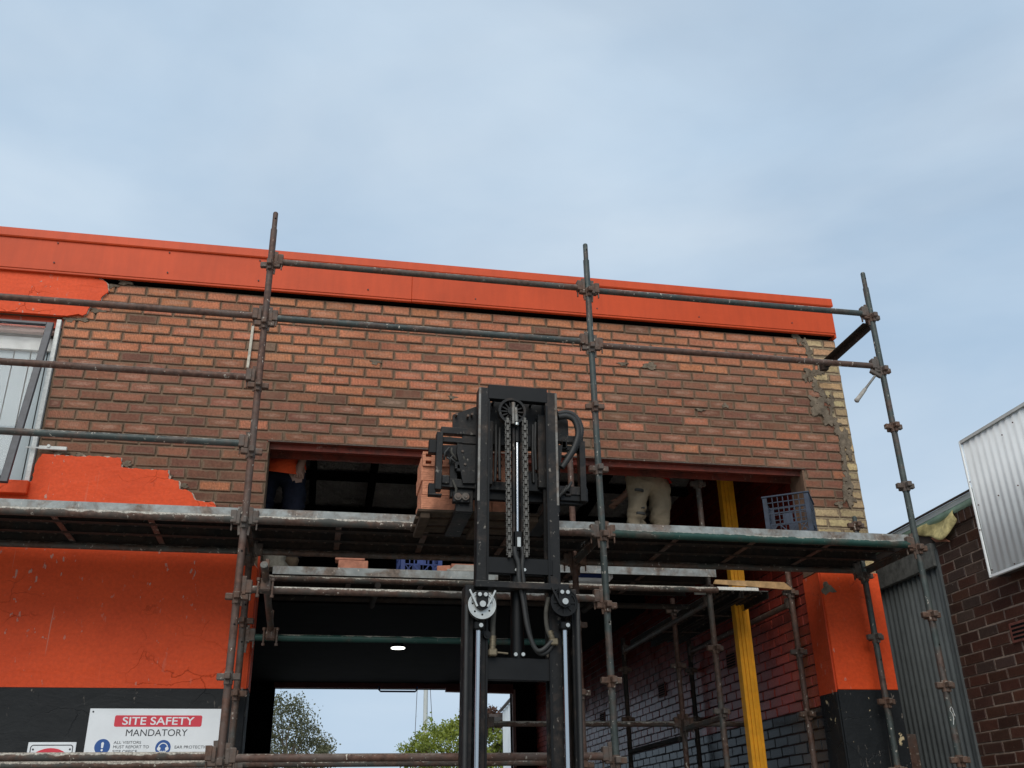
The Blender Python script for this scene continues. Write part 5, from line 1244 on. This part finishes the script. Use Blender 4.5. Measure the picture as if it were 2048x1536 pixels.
# peeling yellow sheet (crumpled)
m1 = MB(); nu, nv = 14, 7; A = []
for i in range(nu+1):
    for j in range(nv+1):
        u, v_ = i/nu, j/nv; y = .34-.60*u; top = 4.035; bot = 4.0-.16*sin(pi*min(1, u*.9)**1.4)-.015*sin(u*11)
        A.append((XN-.028-.02*sin(v_*3+u*7)-.03*v_*sin(u*pi), y, top+(bot-top)*v_))
m1.add(A, [(i*(nv+1)+j, (i+1)*(nv+1)+j, (i+1)*(nv+1)+j+1, i*(nv+1)+j+1) for i in range(nu) for j in range(nv)], True); o = m1.build('peeling_sheet', M['peel'], nb)
so = o.modifiers.new('t', 'SOLIDIFY'); so.thickness = .004
m1 = MB(); m1.prism([(.12, 3.90), (-.02, 3.885), (-.12, 3.80), (-.03, 3.825), (.06, 3.845)], 0, XN-.04, XN-.025); o = m1.build('torn_flap', M['pinkbrick'], nb); fix_normals(o)
# white corrugated sign box
XS = 5.14
a = onX(1921, 882, XS); b = onX(1982, 1156, XS); ys1 = (a.y+b.y)/2; ztp, zbt = onX(1975, 851, XS).z, b.z
wb_ = thing('corrugated_panel', 'white corrugated metal panel box fixed high on the brown brick wall', 'panel', (XS, ys1, zbt))
m1 = MB(); corr(m1, 'y', -2.6, -.01, 0, .012, ztp-zbt-.012, .0762, .0034); o = m1.build('corrugated_sheet', M['corr_w'], wb_); fix_normals(o)
m1 = MB(); m1.bb(-.014, -.010, -2.6, 0, ztp-zbt-.022, ztp-zbt+.0, .001); m1.bb(-.014, XN-XS-.002, -2.6, 0, ztp-zbt+.0005, ztp-zbt+.004); m1.build('top_trim', M['tinwhite'], wb_)
m1 = MB(); m1.bb(-.014, -.010, -2.6, 0, 0, .02, .001); m1.bb(-.010, .012, -2.6, 0, 0, .003); m1.build('bottom_trim', M['corr_w'], wb_)
m1 = MB(); m1.bb(-.016, .0, -.009, .004, .0, ztp-zbt, .001); m1.build('edge_trim', M['corr_w'], wb_)
m1 = MB(); m1.bb(.013, XN-XS-.002, -.02, -.002, .01, ztp-zbt-.01); m1.bb(.02, XN-XS-.002, -2.6, -.021, .03, .05); m1.build('backing', M['tinbrown'], wb_)
for (px_, py_) in ((1925, 888), (2026, 845), (2005, 870), (1941, 964), (1958, 1010), (1961, 1060), (1998, 991), (2037, 971), (1985, 1140), (2030, 1128)):
    q = onX(px_, py_, XS-.01); m1 = MB(); m1.tube((-.012, q.y-ys1, q.z-zbt), (-.018, q.y-ys1, q.z-zbt), .0055, 8); m1.build('screw', M['fdark'], wb_)

# ================================================================== BEHIND THE REAR DOOR
def shed():
    t_ = thing('metal_shed', 'grey corrugated metal shed seen through the rear door opening', 'shed', (0, 0, 0))
    a, b = onY(1004, 1424, 15), onX(1027, 1395, onY(1004, 1424, 15).x)
    x = a.x; m1 = MB(); n = 40; A = []
    y0, y1 = 15.0, 11.9; za, zb = a.z, 4.35
    for i in range(n+1):
        f = i/n; y = y0+(y1-y0)*f; d = x+.012*cos(2*pi*i/4)
        A += [(d, y, 0), (d, y, za+(zb-za)*f), (d+.003, y, 0), (d+.003, y, za+(zb-za)*f)]
    F_ = []
    for i in range(n): b_ = i*4; c_ = b_+4; F_ += [(b_, c_, c_+1, b_+1), (b_+2, b_+3, c_+3, c_+2)]
    m1.add(A, F_); m1.build('shed_wall', M['corr_w'], t_)
    m1 = MB(); m1.path([(x-.03, y0, za+.03), (x-.03, y1, zb+.03)], .035, 8); m1.build('barge', M['tinbrown'], t_)
    m1 = MB(); m1.bb(x+.01, x+3, y0-.01, y0+.02, 0, za); m1.build('shed_end', M['corr_g'], t_)
    m1 = MB(); m1.bb(x-.7, x+.1, y0+.1, y0+1.0, za-.10, za-.03); m1.build('awning', M['tinbrown'], t_)
shed()
def tree(name, label, base, clumps, leafmats, trunk_r, leaf=.12, per=90, seed=1):
    rnd = random.Random(seed); t_ = thing(name, label, 'tree', base); bx = Vector(base)
    m1 = MB(); top = sum((Vector(c[0]) for c in clumps), Vector())/len(clumps)-bx
    m1.path([(0, 0, 0), (top.x*.3+.1, top.y*.3, top.z*.35), (top.x*.7, top.y*.7, top.z*.75), top], [trunk_r, trunk_r*.8, trunk_r*.5, trunk_r*.22], 9)
    for c in clumps:
        e = Vector(c[0])-bx; s_ = Vector((top.x*.7, top.y*.7, top.z*rnd.uniform(.5, .8)))
        m1.path([s_, (s_+e)/2+Vector((rnd.uniform(-.2, .2), rnd.uniform(-.2, .2), rnd.uniform(-.1, .25))), e], [trunk_r*.22, trunk_r*.12, trunk_r*.03], 5)
    m1.build('trunk', M['bark'], t_)
    mbs = [MB() for _ in leafmats]
    for c in clumps:
        R_ = c[1]; mb = mbs[c[2]]
        subs = [(Vector(c[0])-bx+Vector((rnd.gauss(0, .5), rnd.gauss(0, .5), rnd.gauss(0, .38)))*R_, R_*rnd.uniform(.18, .36)) for _ in range(9)]
        for k in range(per):
            sc_, sr = subs[rnd.randrange(len(subs))]
            p_ = sc_+Vector((rnd.gauss(0, 1), rnd.gauss(0, 1), rnd.gauss(0, .8)))*sr
            d1 = Vector((rnd.gauss(0, 1), rnd.gauss(0, 1), rnd.gauss(-.3, 1))).normalized(); d2 = d1.orthogonal().normalized(); d2 = (Matrix.Rotation(rnd.uniform(0, 6.28), 3, d1) @ d2)
            l_ = leaf*rnd.uniform(.6, 1.3); w_ = l_*.30
            mb.add([p_, p_+d1*l_*.5+d2*w_, p_+d1*l_, p_+d1*l_*.5-d2*w_], [(0, 1, 2, 3)])
    for i, mb in enumerate(mbs):
        if mb.v: mb.build('crown', leafmats[i], t_)['kind'] = 'stuff'
    return t_
def pc(px_, py_, Y): return tuple(onY(px_, py_, Y))
YG = 42
rs = random.Random(4); cl = []
for (px_, py_, r_) in ((560, 1410, .8), (585, 1418, .75), (600, 1440, .8), (572, 1450, .9), (545, 1430, .9), (618, 1460, .7), (630, 1478, .7), (600, 1485, .8), (570, 1490, .9), (640, 1500, .55), (655, 1496, .4), (615, 1512, .8), (580, 1525, .9), (548, 1480, .9), (545, 1520, .9), (640, 1525, .6), (530, 1450, 1.0), (520, 1500, 1.1), (600, 1560, 1.1), (560, 1580, 1.2), (640, 1560, .8)):
    cl.append((pc(px_, py_, YG+rs.uniform(-1.2, 1.2)), r_, 0))
b_ = onZ(560, 2300, 0); tree('gum_tree', 'tall grey-green gum tree seen through the rear door on the left', (onY(555, 1600, YG).x, YG, 0), cl, [M['leaf_gum']], .32, .125, 480, 3)
YG = 26; cl = []
for (px_, py_, r_, k_) in ((930, 1448, .42, 0), (955, 1440, .38, 0), (905, 1465, .45, 0), (880, 1470, .45, 0), (850, 1485, .42, 0), (830, 1500, .4, 0), (815, 1520, .38, 0), (900, 1495, .55, 0), (940, 1485, .55, 0), (960, 1470, .5, 0), (985, 1470, .45, 0), (1000, 1490, .45, 0), (870, 1515, .55, 0), (920, 1525, .6, 0), (965, 1515, .55, 0), (990, 1525, .5, 0), (1015, 1470, .4, 0), (1010, 1515, .5, 0), (850, 1540, .6, 0), (930, 1560, .7, 0), (990, 1560, .6, 0), (940, 1430, .28, 1), (965, 1424, .26, 1), (985, 1432, .3, 1), (975, 1452, .25, 1), (995, 1500, .3, 1), (1005, 1448, .25, 1), (835, 1520, .25, 1)):
    cl.append((pc(px_, py_, YG+rs.uniform(-.9, .9)), r_, k_))
tree('leafy_tree', 'bright green leafy tree with russet tips seen through the rear door', (onY(930, 1600, YG).x, YG, 0), cl, [M['leaf_lime'], M['leaf_red']], .2, .095, 750, 5)
q = onY(851, 1420, 34); pl = thing('light_pole', 'slim pale grey pole rising behind the rear door', 'pole', (q.x, 34, 0))
m1 = MB(); m1.tube((0, 0, 0), (0, 0, 8.5), .11, 14, .085); m1.build('shaft', M['pole'], pl)
m1 = MB(); m1.bb(-.9, .05, -.05, .05, 8.4, 8.5, .01); m1.bb(-1.3, -.85, -.12, .12, 8.36, 8.46, .02); m1.build('lamp_arm', M['pole'], pl)
for (pa, pb, lab) in (((834, 1385), (830, 1470), 'thin dark cable hanging left of the pale pole'), ((861, 1385), (864, 1440), 'thin dark cable hanging right of the pale pole')):
    A_, B_ = onY(*pa, 34), onY(*pb, 34); d = (B_-A_); A_ = A_-d*1.2; B_ = B_+d*((B_.z)/max(-d.z, .01))
    m1 = MB(); m1.tube((0, 0, 0), A_-B_, .012, 6); o = m1.build('stay_cable', M['tinbrown']); o.location = B_; tag(o, lab, 'cable')
